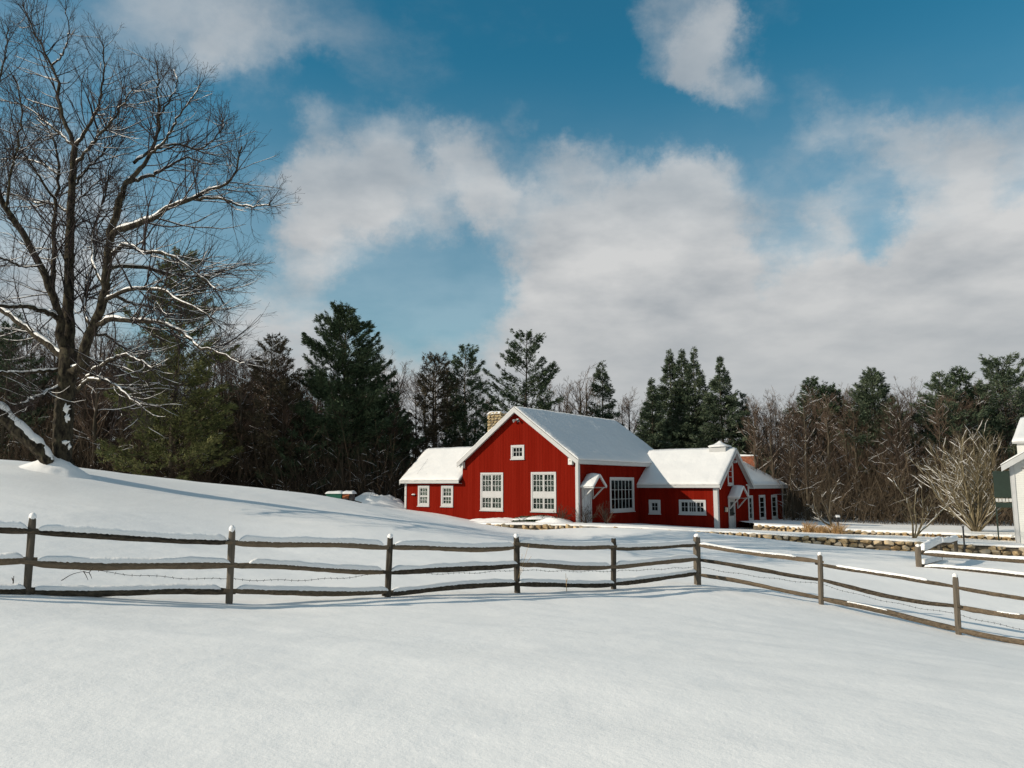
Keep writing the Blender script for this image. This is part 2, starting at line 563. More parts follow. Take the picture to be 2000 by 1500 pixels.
# ------------------------------------------------------------------ terrain
def tps(pts):
    p = np.array([q[:2] for q in pts], float)
    z = np.array([q[2] for q in pts], float)
    n = len(p)
    r2 = ((p[:, None] - p[None]) ** 2).sum(-1)
    K = 0.5 * r2 * np.log(r2 + 1e-9) + np.eye(n) * 0.6
    Pm = np.hstack([np.ones((n, 1)), p])
    A = np.block([[K, Pm], [Pm.T, np.zeros((3, 3))]])
    sol = np.linalg.solve(A, np.concatenate([z, np.zeros(3)]))

    def f(x, y):
        x = np.asarray(x, float)
        y = np.asarray(y, float)
        q = np.stack([x.ravel(), y.ravel()], 1)
        out = np.empty(len(q))
        for i in range(0, len(q), 20000):
            c = q[i:i + 20000]
            r = ((c[:, None] - p[None]) ** 2).sum(-1)
            out[i:i + 20000] = (0.5 * r * np.log(r + 1e-9)) @ sol[:n] + sol[n] + c @ sol[n + 1:]
        return out.reshape(x.shape)
    return f


PX = [  # photo x, y, distance along the view axis
    (52, 1160, 11.5), (447, 1180, 12.7), (757, 1165, 14.4), (1010, 1158, 16.1), (1198, 1150, 17.8), (1363, 1142, 19.2),
    (1604, 1181, 18.3), (1872, 1238, 16.5), (2060, 1272, 15.4),
    (121, 920, 28), (0, 897, 31), (300, 934, 33), (500, 954, 36), (640, 970, 39), (700, 984, 46), (790, 995, 54), (860, 1004, 52.4), (925, 1016, 50.8),
    (200, 1000, 20), (450, 1050, 20), (200, 958, 26), (450, 1005, 25), (700, 1032, 24), (700, 1000, 33), (900, 1030, 33), (1000, 1048, 34), (860, 1014, 42),
    (960, 1026, 43.6), (1050, 1036, 42.6), (1120, 1031, 42.4), (1250, 1033, 41.9), (1345, 1038, 41.3), (1440, 1047, 40.7), (1560, 1060, 39.3), (1714, 1076, 38.0), (1793, 1078, 37.2), (2000, 1093, 35.4), (2150, 1100, 34.2),
    (1200, 1060, 33), (1500, 1092, 29), (1700, 1108, 27.5), (1900, 1122, 26.5), (2100, 1140, 26),
]
FP = [tuple(at(*q)) for q in PX]
FP += [(-6, 3, 0.1), (0, 3, 0.0), (6, 3, -0.1), (0, 8, -0.12), (-5, 8, 0.05), (6, 9, -0.55), (0, -15, 0.2), (-25, -10, 0.6), (25, -10, -0.6),
       (5, 47.5, -1.6), (12, 50, -2.1), (20, 44, -2.4), (30, 40, -2.6), (15, 62, -2.4), (30, 60, -2.4), (45, 50, -2.6), (0, 62, -1.6),
       (-16, 46, 1.0), (-25, 45, 1.7), (-22, 60, 1.2), (-42, 60, 2.4), (-10, 66, 0.2), (-40, 32, 3.0), (-30, 20, 2.0), (-20, 8, 0.9), (-60, 40, 3.0), (0, 90, -1.0), (40, 95, -1.6),
       (-60, 100, 1.5), (60, 100, -1.6), (80, 40, -2.4), (40, 15, -2.0), (-120, 50, 2), (120, 50, -2.0), (0, 200, 0), (-200, 200, 0), (200, 200, 0), (0, -150, 0), (-200, -100, 0), (200, -100, 0), (300, 400, 0), (-300, 400, 0)]
field_tps = tps(FP)


def fbm(x, y, s, oct=3, ox=0.0):
    return mnoise.fractal(Vector((x * s + ox, y * s - ox, ox)), 1.0, 2.0, oct)


def relief(X, Y, amp=1.0):
    out = np.empty(X.size)
    for i, (x, y) in enumerate(zip(X.ravel(), Y.ravel())):
        out[i] = 0.024 * fbm(x, y * 1.6, 0.45, 3) + 0.008 * fbm(x * 1.3 + y * 0.8, (y - 0.6 * x) * 2.4, 1.5, 3, 5.0)
    return out.reshape(X.shape) * amp


def axis(*segs):
    out = [segs[0][0]]
    for a, b, st in segs:
        n = max(1, int(round((b - a) / st)))
        out += list(np.linspace(a, b, n + 1)[1:])
    return np.array(out)


def grid_faces(nx, ny):
    i = np.arange(ny - 1)[:, None] * nx + np.arange(nx - 1)[None, :]
    return np.stack([i, i + 1, i + nx + 1, i + nx], -1).reshape(-1, 4)


def field_z(x, y):
    return float(field_tps(np.array([x]), np.array([y]))[0])


gx = axis((-600, -80, 65), (-80, -20, 1.5), (-20, -12, 0.4), (-12, 14, 0.13), (14, 36, 0.4), (36, 80, 1.5), (80, 600, 65))
gy = axis((-300, 0, 30), (0, 3, 0.5), (3, 21, 0.13), (21, 60, 0.4), (60, 110, 2), (110, 900, 79))
GX, GY = np.meshgrid(gx, gy)
GZ = field_tps(GX, GY)
far = np.clip((np.hypot(GX, GY - 40) - 110) / 120, 0, 1)
GZ = GZ * (1 - far) + (-0.6) * far + relief(GX, GY)
# fence drift: snow heaped a little along the posts
V = np.stack([GX, GY, GZ], -1).reshape(-1, 3)
g = link('snow_field', fast_mesh('snow_field', V, grid_faces(len(gx), len(gy)), M['snow'], True))
tag(g, kind='structure')

# terrace behind the stone retaining wall
WA = [(-2.6, 45.2), (-0.8, 44.3), (4.0, 43.3), (9.6, 42.0), (12.2, 41.3), (14.9, 40.0), (20.0, 38.0), (24.0, 36.2), (30.0, 33.5), (36, 30.5)]
WA = [np.array(q) for q in WA]


def wall_y(pts, x):
    return float(np.interp(x, [p[0] for p in pts], [p[1] for p in pts]))


TP = [tuple(at(*q)) for q in [(960, 1021, 44.6), (1130, 1024, 43.5), (1345, 1034, 42.0), (1440, 1038, 41.4), (1560, 1044, 40.1), (1793, 1055, 38.2), (2000, 1066, 36.3),
                              (1130, 1020.5, 46), (1398, 1032, 49.3), (1460, 1030, 53), (1659, 1043, 47), (1800, 1048, 45), (1985, 1057, 43), (925, 1019, 50)]]
TP += [(34, 34, -1.7), (50, 34, -2.0), (0, 60, -0.9), (20, 60, -1.3), (40, 60, -1.6), (-14, 52, -0.8), (60, 45, -1.9)]
terrace_tps = tps(TP)


def terrace_z(x, y):
    return float(terrace_tps(np.array([x]), np.array([y]))[0])


def terrace_sheet(name, path, xs, back, ztps, lip, drop):
    rows = []
    fy = np.array([wall_y(path, x) for x in xs])
    jit = np.array([0.07 * fbm(x, 0, 1.1, 3, 3.0) for x in xs])
    prof = [(-lip * 0.7, -drop), (-lip, -drop * 0.55), (-lip * 0.75, -drop * 0.12), (0.0, 0.0), (0.25, 0.01)] + [(s, 0.0) for s in np.concatenate([np.linspace(0.6, 6, 16), np.linspace(7.5, back, 14)])]
    for k, (s, dz) in enumerate(prof):
        y = fy + s + (jit if s < 0.3 else 0)
        z = ztps(xs, np.maximum(y, fy)) + dz * (1 + 3.5 * jit)
        rows.append(np.stack([xs, y, z], -1))
    V = np.array(rows)
    n = np.array([0.025 * fbm(p[0], p[1], 0.5, 3, 9.0) for p in V.reshape(-1, 3)])
    V = V.reshape(-1, 3)
    V[:, 2] += n
    o = link(name, fast_mesh(name, V, grid_faces(len(xs), len(prof)), M['snow'], True))
    return tag(o, kind='structure')


terrace_sheet('snowy_terrace', WA, axis((-2.6, 30, 0.22), (30, 36, 0.5)), 40.0, terrace_tps, 0.12, 0.10)

WB = [np.array(q) for q in [(15.2, 49.0), (17.8, 47.9), (20.6, 46.6), (24.2, 44.9), (28.6, 43.0), (34, 40.5), (44, 36)]]
UP = [tuple(at(*q)) for q in [(1480, 1022, 49.2), (1659, 1033, 46.8), (1800, 1038, 44.9), (1985, 1045.5, 43.0), (1535, 1010, 66), (1800, 1028, 56), (1985, 1036, 50)]]
UP += [(30, 80, -1.3), (60, 60, -1.8), (50, 40, -1.8), (15, 80, -1.2)]
upper_tps = tps(UP)
terrace_sheet('upper_lawn', WB, axis((15.2, 34, 0.25), (34, 44, 0.6)), 34.0, upper_tps, 0.12, 0.14)

# ------------------------------------------------------------------ red house
ANG = R_(-35.6)
HC = at(1130, 1020, 46)
house = empty('barn_house', HC, 'dark red barn-like house with white trim and snow-covered gable roofs', 'house', rz=ANG)


def face_pt(face, u, z, d):
    """face: ('y',val,-1) looking to -y with u = x ; ('x',val,+1) looking to +x with u = y"""
    ax, val, sg = face
    return (u, val + sg * d, z) if ax == 'y' else (val + sg * d, u, z)


def board_wall(parent, name, face, u0, u1, zb, ztop, holes=(), bw=0.21):
    us = []
    u = u0
    while u < u1 - 0.02:
        w = min(bw * random.uniform(0.85, 1.2), u1 - u)
        us.append((u, u + w - 0.006, random.uniform(-0.003, 0.003)))
        us.append((u + w - 0.006, u + w, -0.014))
        u += w
    back, boards = MB(), MB()
    for (a, b, d) in us:
        cuts = sorted({a, b} | {h for H in holes for h in H[:2] if a < h < b})
        for p, q in zip(cuts[:-1], cuts[1:]):
            if q - p < 1e-4:
                continue
            mid = (p + q) / 2
            iv = [(zb, None)]
            for (h0, h1, z0, z1) in holes:
                if h0 < mid < h1:
                    iv = [(zb, z0), (z1, None)]
            for (za, zt) in iv:
                t0 = ztop(p) if zt is None else zt
                t1 = ztop(q) if zt is None else zt
                tgt = boards if d > -0.01 else back
                e = -0.07
                P = [face_pt(face, p, za, d), face_pt(face, q, za, d), face_pt(face, q, za, e), face_pt(face, p, za, e),
                     face_pt(face, p, t0, d), face_pt(face, q, t1, d), face_pt(face, q, t1, e), face_pt(face, p, t0, e)]
                tgt.hexa(P)
    w = back.build(name, M['red'], parent)
    b = boards.build('siding', M['red'], w)
    tag(w, kind='stuff')
    tag(b, kind='stuff')
    return w


PANE = None


def pane_mesh():
    global PANE
    if PANE is None:
        mb = MB()
        mb.box(-0.5, 0.5, -0.5, 0.5, -0.5, 0.5)
        o = mb.build('pane', M['glass'])
        PANE = o.data
        bpy.data.objects.remove(o)
    return PANE


def fbox(mb, face, u0, u1, z0, z1, d0, d1):
    P = [face_pt(face, u0, z0, d1), face_pt(face, u1, z0, d1), face_pt(face, u1, z0, d0), face_pt(face, u0, z0, d0),
         face_pt(face, u0, z1, d1), face_pt(face, u1, z1, d1), face_pt(face, u1, z1, d0), face_pt(face, u0, z1, d0)]
    mb.hexa(P)


def window(parent, face, u0, u1, z0, z1, sashes, cas=0.11, label=None, back=None, name='window', sill=True, trim='white_paint'):
    """sashes: list of (a0,a1,b0,b1,cols,rows) in fractions of the clear opening"""
    mb = MB()
    o0, o1, p0, p1 = u0 + cas, u1 - cas, z0 + cas, z1 - cas
    fbox(mb, face, u0, u1, z1 - cas, z1, -0.02, 0.045)
    fbox(mb, face, u0, u1, z0, z0 + cas, -0.02, 0.045)
    fbox(mb, face, u0, o0, p0, p1, -0.02, 0.042)
    fbox(mb, face, o1, u1, p0, p1, -0.02, 0.042)
    w = mb.build(name, M[trim], parent, 0.006)
    if label:
        w['label'] = label
    ms = MB()
    st = 0.05
    W_, H_ = o1 - o0, p1 - p0
    # fill between the sashes
    edges_a = sorted({s[0] for s in sashes} | {s[1] for s in sashes} | {0.0, 1.0})
    edges_b = sorted({s[2] for s in sashes} | {s[3] for s in sashes} | {0.0, 1.0})
    for a0, a1 in zip(edges_a[:-1], edges_a[1:]):
        for b0, b1 in zip(edges_b[:-1], edges_b[1:]):
            am, bm_ = (a0 + a1) / 2, (b0 + b1) / 2
            if not any(s[0] < am < s[1] and s[2] < bm_ < s[3] for s in sashes):
                fbox(ms, face, o0 + a0 * W_, o0 + a1 * W_, p0 + b0 * H_, p0 + b1 * H_, -0.03, 0.022)
    for (a0, a1, b0, b1, nc, nr) in sashes:
        x0, x1, y0, y1 = o0 + a0 * W_, o0 + a1 * W_, p0 + b0 * H_, p0 + b1 * H_
        fbox(ms, face, x0, x1, y0, y0 + st, -0.04, 0.012)
        fbox(ms, face, x0, x1, y1 - st, y1, -0.04, 0.012)
        fbox(ms, face, x0, x0 + st, y0 + st, y1 - st, -0.04, 0.011)
        fbox(ms, face, x1 - st, x1, y0 + st, y1 - st, -0.04, 0.011)
        gx0, gx1, gy0, gy1 = x0 + st, x1 - st, y0 + st, y1 - st
        mt = 0.030
        for i in range(1, nc):
            c = gx0 + (gx1 - gx0) * i / nc
            fbox(ms, face, c - mt / 2, c + mt / 2, gy0, gy1, -0.032, 0.006)
        for i in range(1, nr):
            c = gy0 + (gy1 - gy0) * i / nr
            fbox(ms, face, gx0, gx1, c - mt / 2, c + mt / 2, -0.030, 0.004)
        for i in range(nc):
            for j in range(nr):
                po = link('pane', pane_mesh(), w)
                cu = gx0 + (gx1 - gx0) * (i + 0.5) / nc
                cz = gy0 + (gy1 - gy0) * (j + 0.5) / nr
                po.location = face_pt(face, cu, cz, -0.02)
                su, sz = (gx1 - gx0) / nc - mt * 0.6, (gy1 - gy0) / nr - mt * 0.6
                po.scale = (su, 0.006, sz) if face[0] == 'y' else (0.006, su, sz)
                po.rotation_euler = (random.gauss(0, 0.006), random.gauss(0, 0.004), random.gauss(0, 0.006))
    ms.build('sash', M[trim], w)
    if sill:
        mb = MB()
        fbox(mb, face, u0 - 0.03, u1 + 0.03, z0 - 0.055, z0 - 0.002, -0.02, 0.09)
        mb.build('sill', M[trim], w)
    if back:
        mb = MB()
        n = 14
        for i in range(n):          # pleated sheet behind the glass: curtain cloth, painted reflection, dark of the room
            a, b = o0 + W_ * i / n, o0 + W_ * (i + 1) / n
            d = -0.10 - (0.02 if i % 2 else 0)
            fbox(mb, face, a, b, p0 + H_ * 0.0, p1, d - 0.01, d)
        mb.build({'curtain': 'curtain', 'blind': 'blind'}.get(back, 'darkness'), M[back], w)
    return w


def hole(u0, u1, z0, z1, c=0.06):
    return (u0 + c, u1 - c, z0 + c, z1 - c)


FRONT = ('y', 0.0, -1)
SIDE = ('x', 0.0, 1)
WINGF = ('y', 8.07, -1)
GABLE = ('x', 5.45, 1)
REAR = ('x', 5.15, 1)
WB_ = -1.0
EAVE, RIDGE, MW = 3.62, 6.86, 8.85


def main_top(u):
    return EAVE + (RIDGE - EAVE) * (1 - abs(u + MW / 2) / (MW / 2))


big1, big2, gw = (-7.33, -5.51, 0.57, 2.97), (-3.37, -1.53, 0.57, 2.97), (-4.9, -3.87, 3.80, 4.68)
board_wall(house, 'gable_wall', FRONT, -MW, 0, WB_, main_top, [hole(*big1), hole(*big2), hole(*gw)])
board_wall(house, 'gable_wall', ('y', 13.0, 1), -MW, 0, WB_, main_top)
sw, sdoor = (3.9, 7.25, 0.47, 2.68), (0.35, 1.55, -1.0, 2.02)
board_wall(house, 'side_wall', SIDE, 0, 13.0, WB_, lambda u: EAVE, [hole(*sw), (0.42, 1.48, -1.0, 1.96)])
board_wall(house, 'side_wall', ('x', -MW, -1), 0, 13.0, WB_, lambda u: EAVE)
# small left wing
LX0, LEAVE = -14.0, 2.55
lw1, lw2 = (-12.78, -11.74, 0.76, 2.15), (-10.68, -9.63, 0.76, 2.15)
board_wall(house, 'wing_wall', FRONT, LX0, -MW - 0.001, WB_, lambda u: LEAVE, [hole(*lw1), hole(*lw2)])
board_wall(house, 'wing_wall', ('x', LX0, -1), 0.0, 4.8, WB_, lambda v: LEAVE + 2.0 * (1 - abs(v - 2.4) / 2.4))
board_wall(house, 'wing_wall', ('y', 4.8, 1), LX0, -MW, WB_, lambda u: LEAVE)
# right wing
WEAVE, WRISE, WYC, WX = 2.22, 2.2, 11.05, 5.45
small, strip = (0.70, 1.54, 0.28, 1.20), (2.85, 4.69, 0.30, 1.23)
gw2 = (10.04, 11.06, 2.17, 3.62)


def wing_top(v):
    return WEAVE + WRISE * (1 - abs(v - WYC) / 2.98)


board_wall(house, 'wing_wall', WINGF, 0.0, WX, WB_, lambda u: WEAVE, [hole(*small), hole(*strip)])
board_wall(house, 'wing_wall', GABLE, 8.07, 14.03, -1.2, wing_top, [hole(*gw2), (10.02, 11.12, -1.2, 1.22)])
board_wall(house, 'wing_wall', ('y', 14.03, 1), 0.0, WX, -1.2, lambda u: WEAVE)
# rear wing
rws = [(14.72, 15.75, -0.34, 1.44), (17.15, 18.55, -0.36, 1.45), (20.05, 21.45, -0.38, 1.43)]
board_wall(house, 'wing_wall', REAR, 14.04, 23.0, -1.3, lambda u: 2.16, [hole(*r) for r in rws])
board_wall(house, 'wing_wall', ('y', 23.0, 1), -0.85, 5.15, -1.3, lambda u: 2.16 + 1.7 * (1 - abs(u - 2.15) / 3.0))

two = lambda c, r: [(0.0, 0.5, 0.0, 1.0, c, r), (0.5, 1.0, 0.0, 1.0, c, r)]
bigs = [(0.0, 0.49, 0.485, 1.0, 3, 3), (0.51, 1.0, 0.485, 1.0, 3, 3), (0.0, 0.49, 0.0, 0.335, 3, 2), (0.51, 1.0, 0.0, 0.335, 3, 2)]
window(house, FRONT, *big1, bigs, 0.12, 'tall white-framed window nearer the small left wing', 'blind')
window(house, FRONT, *big2, bigs, 0.12, 'tall white-framed window nearer the corner of the gable', 'blind')
window(house, FRONT, *gw, [(0, 1, 0, 1, 3, 2)], 0.13, 'small six-pane window high in the gable', 'dark_shade')
window(house, FRONT, *lw1, [(0, 1, 0, 0.47, 3, 2), (0, 1, 0.47, 1, 3, 2)], 0.15, 'sash window of the left wing beside the wall lamp', 'curtain')
window(house, FRONT, *lw2, [(0, 1, 0, 0.47, 3, 2), (0, 1, 0.47, 1, 3, 2)], 0.15, 'sash window of the left wing beside the gable', 'curtain')
window(house, SIDE, *sw, [(0, 1, 0, 1, 6, 3)], 0.16, 'large eighteen-pane window in the shaded side wall', 'dark_shade')
window(house, WINGF, *small, [(0, 1, 0, 1, 2, 2)], 0.17, 'small four-pane window shaded by the gable', 'dark_shade')
window(house, WINGF, *strip, [(0, 0.333, 0, 1, 2, 2), (0.333, 0.667, 0, 1, 3, 2), (0.667, 1, 0, 1, 2, 2)], 0.12, 'wide three-part window half in sun', 'dark_shade')
window(house, GABLE, *gw2, [(0, 1, 0, 1, 1, 3)], 0.12, 'tall narrow window in the gable of the right wing', 'dark_shade')
for r in rws:
    window(house, REAR, *r, [(0, 1, 0, 1, 1, 4)], 0.14, None, 'dark_shade')

# corner boards and friezes
mb = MB()
mb.box(-0.17, 0.035, -0.04, -0.002, WB_, EAVE - 0.05)
mb.box(0.002, 0.04, -0.002, 0.17, WB_, EAVE - 0.05)
mb.build('corner_board', M['white_paint'], house, 0.004)
mb = MB()
mb.box(LX0 - 0.035, LX0 + 0.15, -0.04, -0.002, WB_, LEAVE - 0.02)
mb.box(LX0 - 0.04, LX0 - 0.003, -0.002, 0.15, WB_, LEAVE - 0.02)
mb.build('corner_board', M['white_paint'], house, 0.004)
mb = MB()
mb.box(WX - 0.24, WX + 0.04, 8.07 - 0.045, 8.07 - 0.002, -1.2, WEAVE - 0.02)
mb.box(WX + 0.003, WX + 0.045, 8.07 - 0.002, 8.27, -1.2, WEAVE - 0.02)
mb.build('corner_board', M['white_paint'], house, 0.004)
mb = MB()
mb.box(WX + 0.003, WX + 0.045, 13.86, 14.05, -1.2, WEAVE - 0.02)
mb.build('corner_board', M['white_paint'], house, 0.004)
mb = MB()
mb.box(5.153, 5.195, 22.8, 23.02, -1.3, 2.1)
mb.build('corner_board', M['white_paint'], house, 0.004)


def slab(parent, name, e0, e1, r0, r1, th, m, drop=0.0):
    """roof slab with eave edge e0-e1 and ridge edge r0-r1 (top surface), thickness th"""
    e0, e1, r0, r1 = map(Vector, (e0, e1, r0, r1))
    n = (e1 - e0).cross(r0 - e0).normalized()
    if n.z < 0:
        n = -n
    mb = MB()
    mb.hexa([e0 - n * th, e1 - n * th, r1 - n * th, r0 - n * th, e0, e1, r1, r0])
    return mb.build(name, m, parent)


def snow_slab(parent, e0, e1, r0, r1, th, amp=0.03, nu=60, nv=24, over=0.02, seed=0.0, rough=0.012):
    e0, e1, r0, r1 = map(Vector, (e0, e1, r0, r1))
    n = (e1 - e0).cross(r0 - e0).normalized()
    if n.z < 0:
        n = -n
    rows = []
    for j in range(-1, nv + 2):
        v = min(max(j / nv, 0), 1)
        row = []
        for i in range(-1, nu + 2):
            u = min(max(i / nu, 0), 1)
            p = e0.lerp(e1, u).lerp(r0.lerp(r1, u), v)
            if j == -1 or i == -1 or i == nu + 1 or j == nv + 1:
                row.append(p + n * 0.004)
                continue
            eu = min(u, 1 - u) * (e1 - e0).length
            ev = v * (r0 - e0).length
            k = min(1, 0.40 + 1.7 * min(eu, ev))
            t = th * k + amp * fbm(p.x + seed, p.y + p.z, 0.7, 3, seed) + rough * fbm(p.x, p.y + p.z, 4.0, 2, seed + 3)
            q = p + n * max(t, 0.03)
            if j == 0:
                q = q + (e0 - r0).normalized() * (over + 0.09 * max(0, fbm(u * 9, seed, 1, 3, seed)))
            row.append(q)
        rows.append(row)
    Vv = np.array([[tuple(p) for p in r] for r in rows])
    ny, nx = Vv.shape[:2]
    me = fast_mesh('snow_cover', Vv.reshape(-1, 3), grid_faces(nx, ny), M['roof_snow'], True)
    return link('snow_cover', me, parent)


def rake(mb, p, q, h=0.26, t=0.05, ax='y'):
    """barge board under a roof edge from p (eave) to q (ridge), hanging down by h"""
    p, q = Vector(p), Vector(q)
    o = Vector((0, t, 0)) if ax == 'y' else Vector((t, 0, 0))
    dn = Vector((0, 0, -h))
    mb.hexa([p + dn, p + dn + o, q + dn + o, q + dn, p, p + o, q + o, q])


# main roof
TH = 0.14
sl = (RIDGE - EAVE) / (MW / 2)
up = 0.20
xe, xw = 0.22, -MW - 0.22
ze = EAVE + up - 0.22 * sl
yr0, yr1 = -0.32, 13.3
xr, zr = -MW / 2, RIDGE + up
rf = slab(house, 'roof', (xe, yr0, ze), (xe, yr1, ze), (xr, yr0, zr), (xr, yr1, zr), TH, M['roof_edge'])
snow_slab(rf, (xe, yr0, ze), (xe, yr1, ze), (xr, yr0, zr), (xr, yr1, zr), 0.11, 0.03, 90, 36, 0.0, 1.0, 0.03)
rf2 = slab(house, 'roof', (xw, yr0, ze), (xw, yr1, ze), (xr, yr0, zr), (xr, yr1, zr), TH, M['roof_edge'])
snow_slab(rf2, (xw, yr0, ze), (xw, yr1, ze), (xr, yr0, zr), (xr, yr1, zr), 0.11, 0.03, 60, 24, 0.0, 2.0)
mb = MB()
rake(mb, (xe, yr0 - 0.03, ze - 0.03), (xr, yr0 - 0.03, zr - 0.03), 0.30)
rake(mb, (xw, yr0 - 0.03, ze - 0.03), (xr, yr0 - 0.03, zr - 0.03), 0.30)
mb.build('barge_board', M['white_paint'], house)
mb = MB()      # soffits and eave fascia
for x0 in (xe, xw):
    p, q = Vector((x0, yr0 + 0.02, ze - 0.21)), Vector((xr, yr0 + 0.02, zr - 0.21))
    mb.hexa([p, p + Vector((0, 0.30, 0)), q + Vector((0, 0.30, 0)), q, p + Vector((0, 0, .03)), p + Vector((0, 0.30, .03)), q + Vector((0, 0.30, .03)), q + Vector((0, 0, .03))])
mb.box(xe + 0.004, xe + 0.04, yr0, yr1, ze - 0.22, ze - 0.01)
mb.box(xw - 0.04, xw - 0.004, yr0, yr1, ze - 0.22, ze - 0.01)
mb.box(0.01, xe, yr0 + 0.05, yr1, ze - 0.24, ze - 0.21)
mb.build('eave_trim', M['white_paint'], house)

# left wing roof (ridge runs along the front)
def cross_roof(x0, x1, yc, half, eave, rise, of, th=0.12, snow=0.2, seed=3.0, trimx=None, frontonly=False, nu=50, amp=0.03):
    s_ = rise / half
    ze_, zr_ = eave + 0.18 - of * s_, eave + rise + 0.18
    r1 = slab(house, 'roof', (x0, yc - half - of, ze_), (x1, yc - half - of, ze_), (x0, yc, zr_), (x1, yc, zr_), th, M['roof_edge'])
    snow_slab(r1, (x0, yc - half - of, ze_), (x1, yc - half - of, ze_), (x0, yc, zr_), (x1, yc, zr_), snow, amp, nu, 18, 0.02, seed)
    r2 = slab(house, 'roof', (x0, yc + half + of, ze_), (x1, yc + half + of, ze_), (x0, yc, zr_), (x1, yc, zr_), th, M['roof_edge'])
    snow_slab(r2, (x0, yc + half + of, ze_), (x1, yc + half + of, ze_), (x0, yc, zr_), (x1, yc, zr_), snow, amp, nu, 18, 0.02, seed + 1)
    mb = MB()
    mb.box(x0, x1, yc - half - of - 0.04, yc - half - of - 0.004, ze_ - 0.17, ze_ - 0.005)
    mb.box(x0, x1, yc + half + of + 0.004, yc + half + of + 0.04, ze_ - 0.17, ze_ - 0.005)
    mb.box(x0, x1, yc - half - of, yc - half - 0.01, ze_ - 0.19, ze_ - 0.165)
    mb.build('eave_trim', M['white_paint'], house)
    if trimx is not None:
        mb = MB()
        for sgn in (-1, 1):
            rake(mb, (trimx, yc + sgn * (half + of), ze_ - 0.02), (trimx, yc, zr_ - 0.02), 0.26, 0.05, 'x')
        mb.build('barge_board', M['white_paint'], house)
    return ze_, zr_


cross_roof(LX0 - 0.25, -MW - 0.05, 2.4, 2.4, LEAVE, 2.0, 0.32, 0.10, 0.14, 3.0, LX0 - 0.28)
WZE, WZR = cross_roof(-0.6, WX + 0.32, WYC, 2.98, WEAVE, WRISE, 0.30, 0.12, 0.12, 6.0, WX + 0.30, amp=0.04)
mb = MB()       # wing gable soffit
for sgn in (-1, 1):
    s_ = WRISE / 2.98
    p, q = Vector((WX + 0.02, WYC + sgn * 3.28, WZE - 0.19)), Vector((WX + 0.02, WYC, WZR - 0.19))
    o = Vector((0.28, 0, 0))
    mb.hexa([p, p + o, q + o, q, p + Vector((0, 0, .03)), p + o + Vector((0, 0, .03)), q + o + Vector((0, 0, .03)), q + Vector((0, 0, .03))])
mb.build('soffit', M['white_paint'], house)
# rear wing roof (ridge runs back)
rx0, rx1, rxc, rz0, rz1, ry0, ry1 = -1.2, 5.47, 2.15, 2.14, 3.98, 13.6, 23.35
for ex_, sd_ in ((rx1, 8.0), (rx0, 9.0)):
    r = slab(house, 'roof', (ex_, ry0, rz0), (ex_, ry1, rz0), (rxc, ry0, rz1), (rxc, ry1, rz1), 0.10, M['roof_edge'])
    snow_slab(r, (ex_, ry0, rz0), (ex_, ry1, rz0), (rxc, ry0, rz1), (rxc, ry1, rz1), 0.12, 0.02, 40, 16, 0.02, sd_)
mb = MB()
mb.box(rx1 + 0.004, rx1 + 0.04, ry0 + 0.45, ry1, rz0 - 0.20, rz0 - 0.01)
mb.box(5.16, rx1, ry0 + 0.45, ry1, rz0 - 0.22, rz0 - 0.185)
rake(mb, (rx1, ry1 + 0.004, rz0 - 0.02), (rxc, ry1 + 0.004, rz1 - 0.02), 0.2)
rake(mb, (rx0, ry1 + 0.004, rz0 - 0.02), (rxc, ry1 + 0.004, rz1 - 0.02), 0.2)
mb.build('eave_trim', M['white_paint'], house)
# snow-capped ridge vent on the right wing
mb = MB()
mb.box(4.05, 5.2, WYC - 0.5, WYC + 0.5, WZR - 0.3, WZR + 0.12)
cu = mb.build('ridge_vent', M['white_paint'], house, 0.01)
cap = []
for j, (k, z) in enumerate([(1.14, 0.13), (1.17, 0.20), (1.0, 0.25), (0.62, 0.31), (0.28, 0.44), (0.1, 0.54), (0.01, 0.56)]):
    for i in range(16):
        a = 2 * math.pi * (i + 0.5) / 16
        c, s_ = math.cos(a), math.sin(a)
        q = 1 / max(abs(c), abs(s_)) ** 0.85
        cap.append((4.625 + 0.60 * k * c * q, WYC + 0.53 * k * s_ * q, WZR + z))
F = [[j * 16 + i, j * 16 + (i + 1) % 16, (j + 1) * 16 + (i + 1) % 16, (j + 1) * 16 + i] for j in range(6) for i in range(16)]
link('snow_cover', fast_mesh('snow_cover', cap, F, M['roof_snow'], True), cu)


def hull_stone(bmv, centre, size, seed):
    """angular stone as convex hull points, returned as verts/faces"""
    r = np.random.RandomState(seed)
    p = r.normal(size=(16, 3))
    p /= np.abs(p).max(axis=1, keepdims=True) ** 0.75 * (np.linalg.norm(p, axis=1, keepdims=True) ** 0.25)
    p *= r.uniform(0.82, 1.0, (16, 1))
    p = p * np.array(size) / 2 + np.array(centre)
    bm = bmesh.new()
    for q in p:
        bm.verts.new(q)
    res = bmesh.ops.convex_hull(bm, input=bm.verts)
    junk = [e for e in res['geom_interior'] if isinstance(e, bmesh.types.BMVert)]
    if junk:
        bmesh.ops.delete(bm, geom=junk, context='VERTS')
    bm.verts.ensure_lookup_table()
    bm.verts.index_update()
    V = [tuple(v.co) for v in bm.verts]
    F = [[v.index for v in f.verts] for f in bm.faces]
    bm.free()
    return V, F


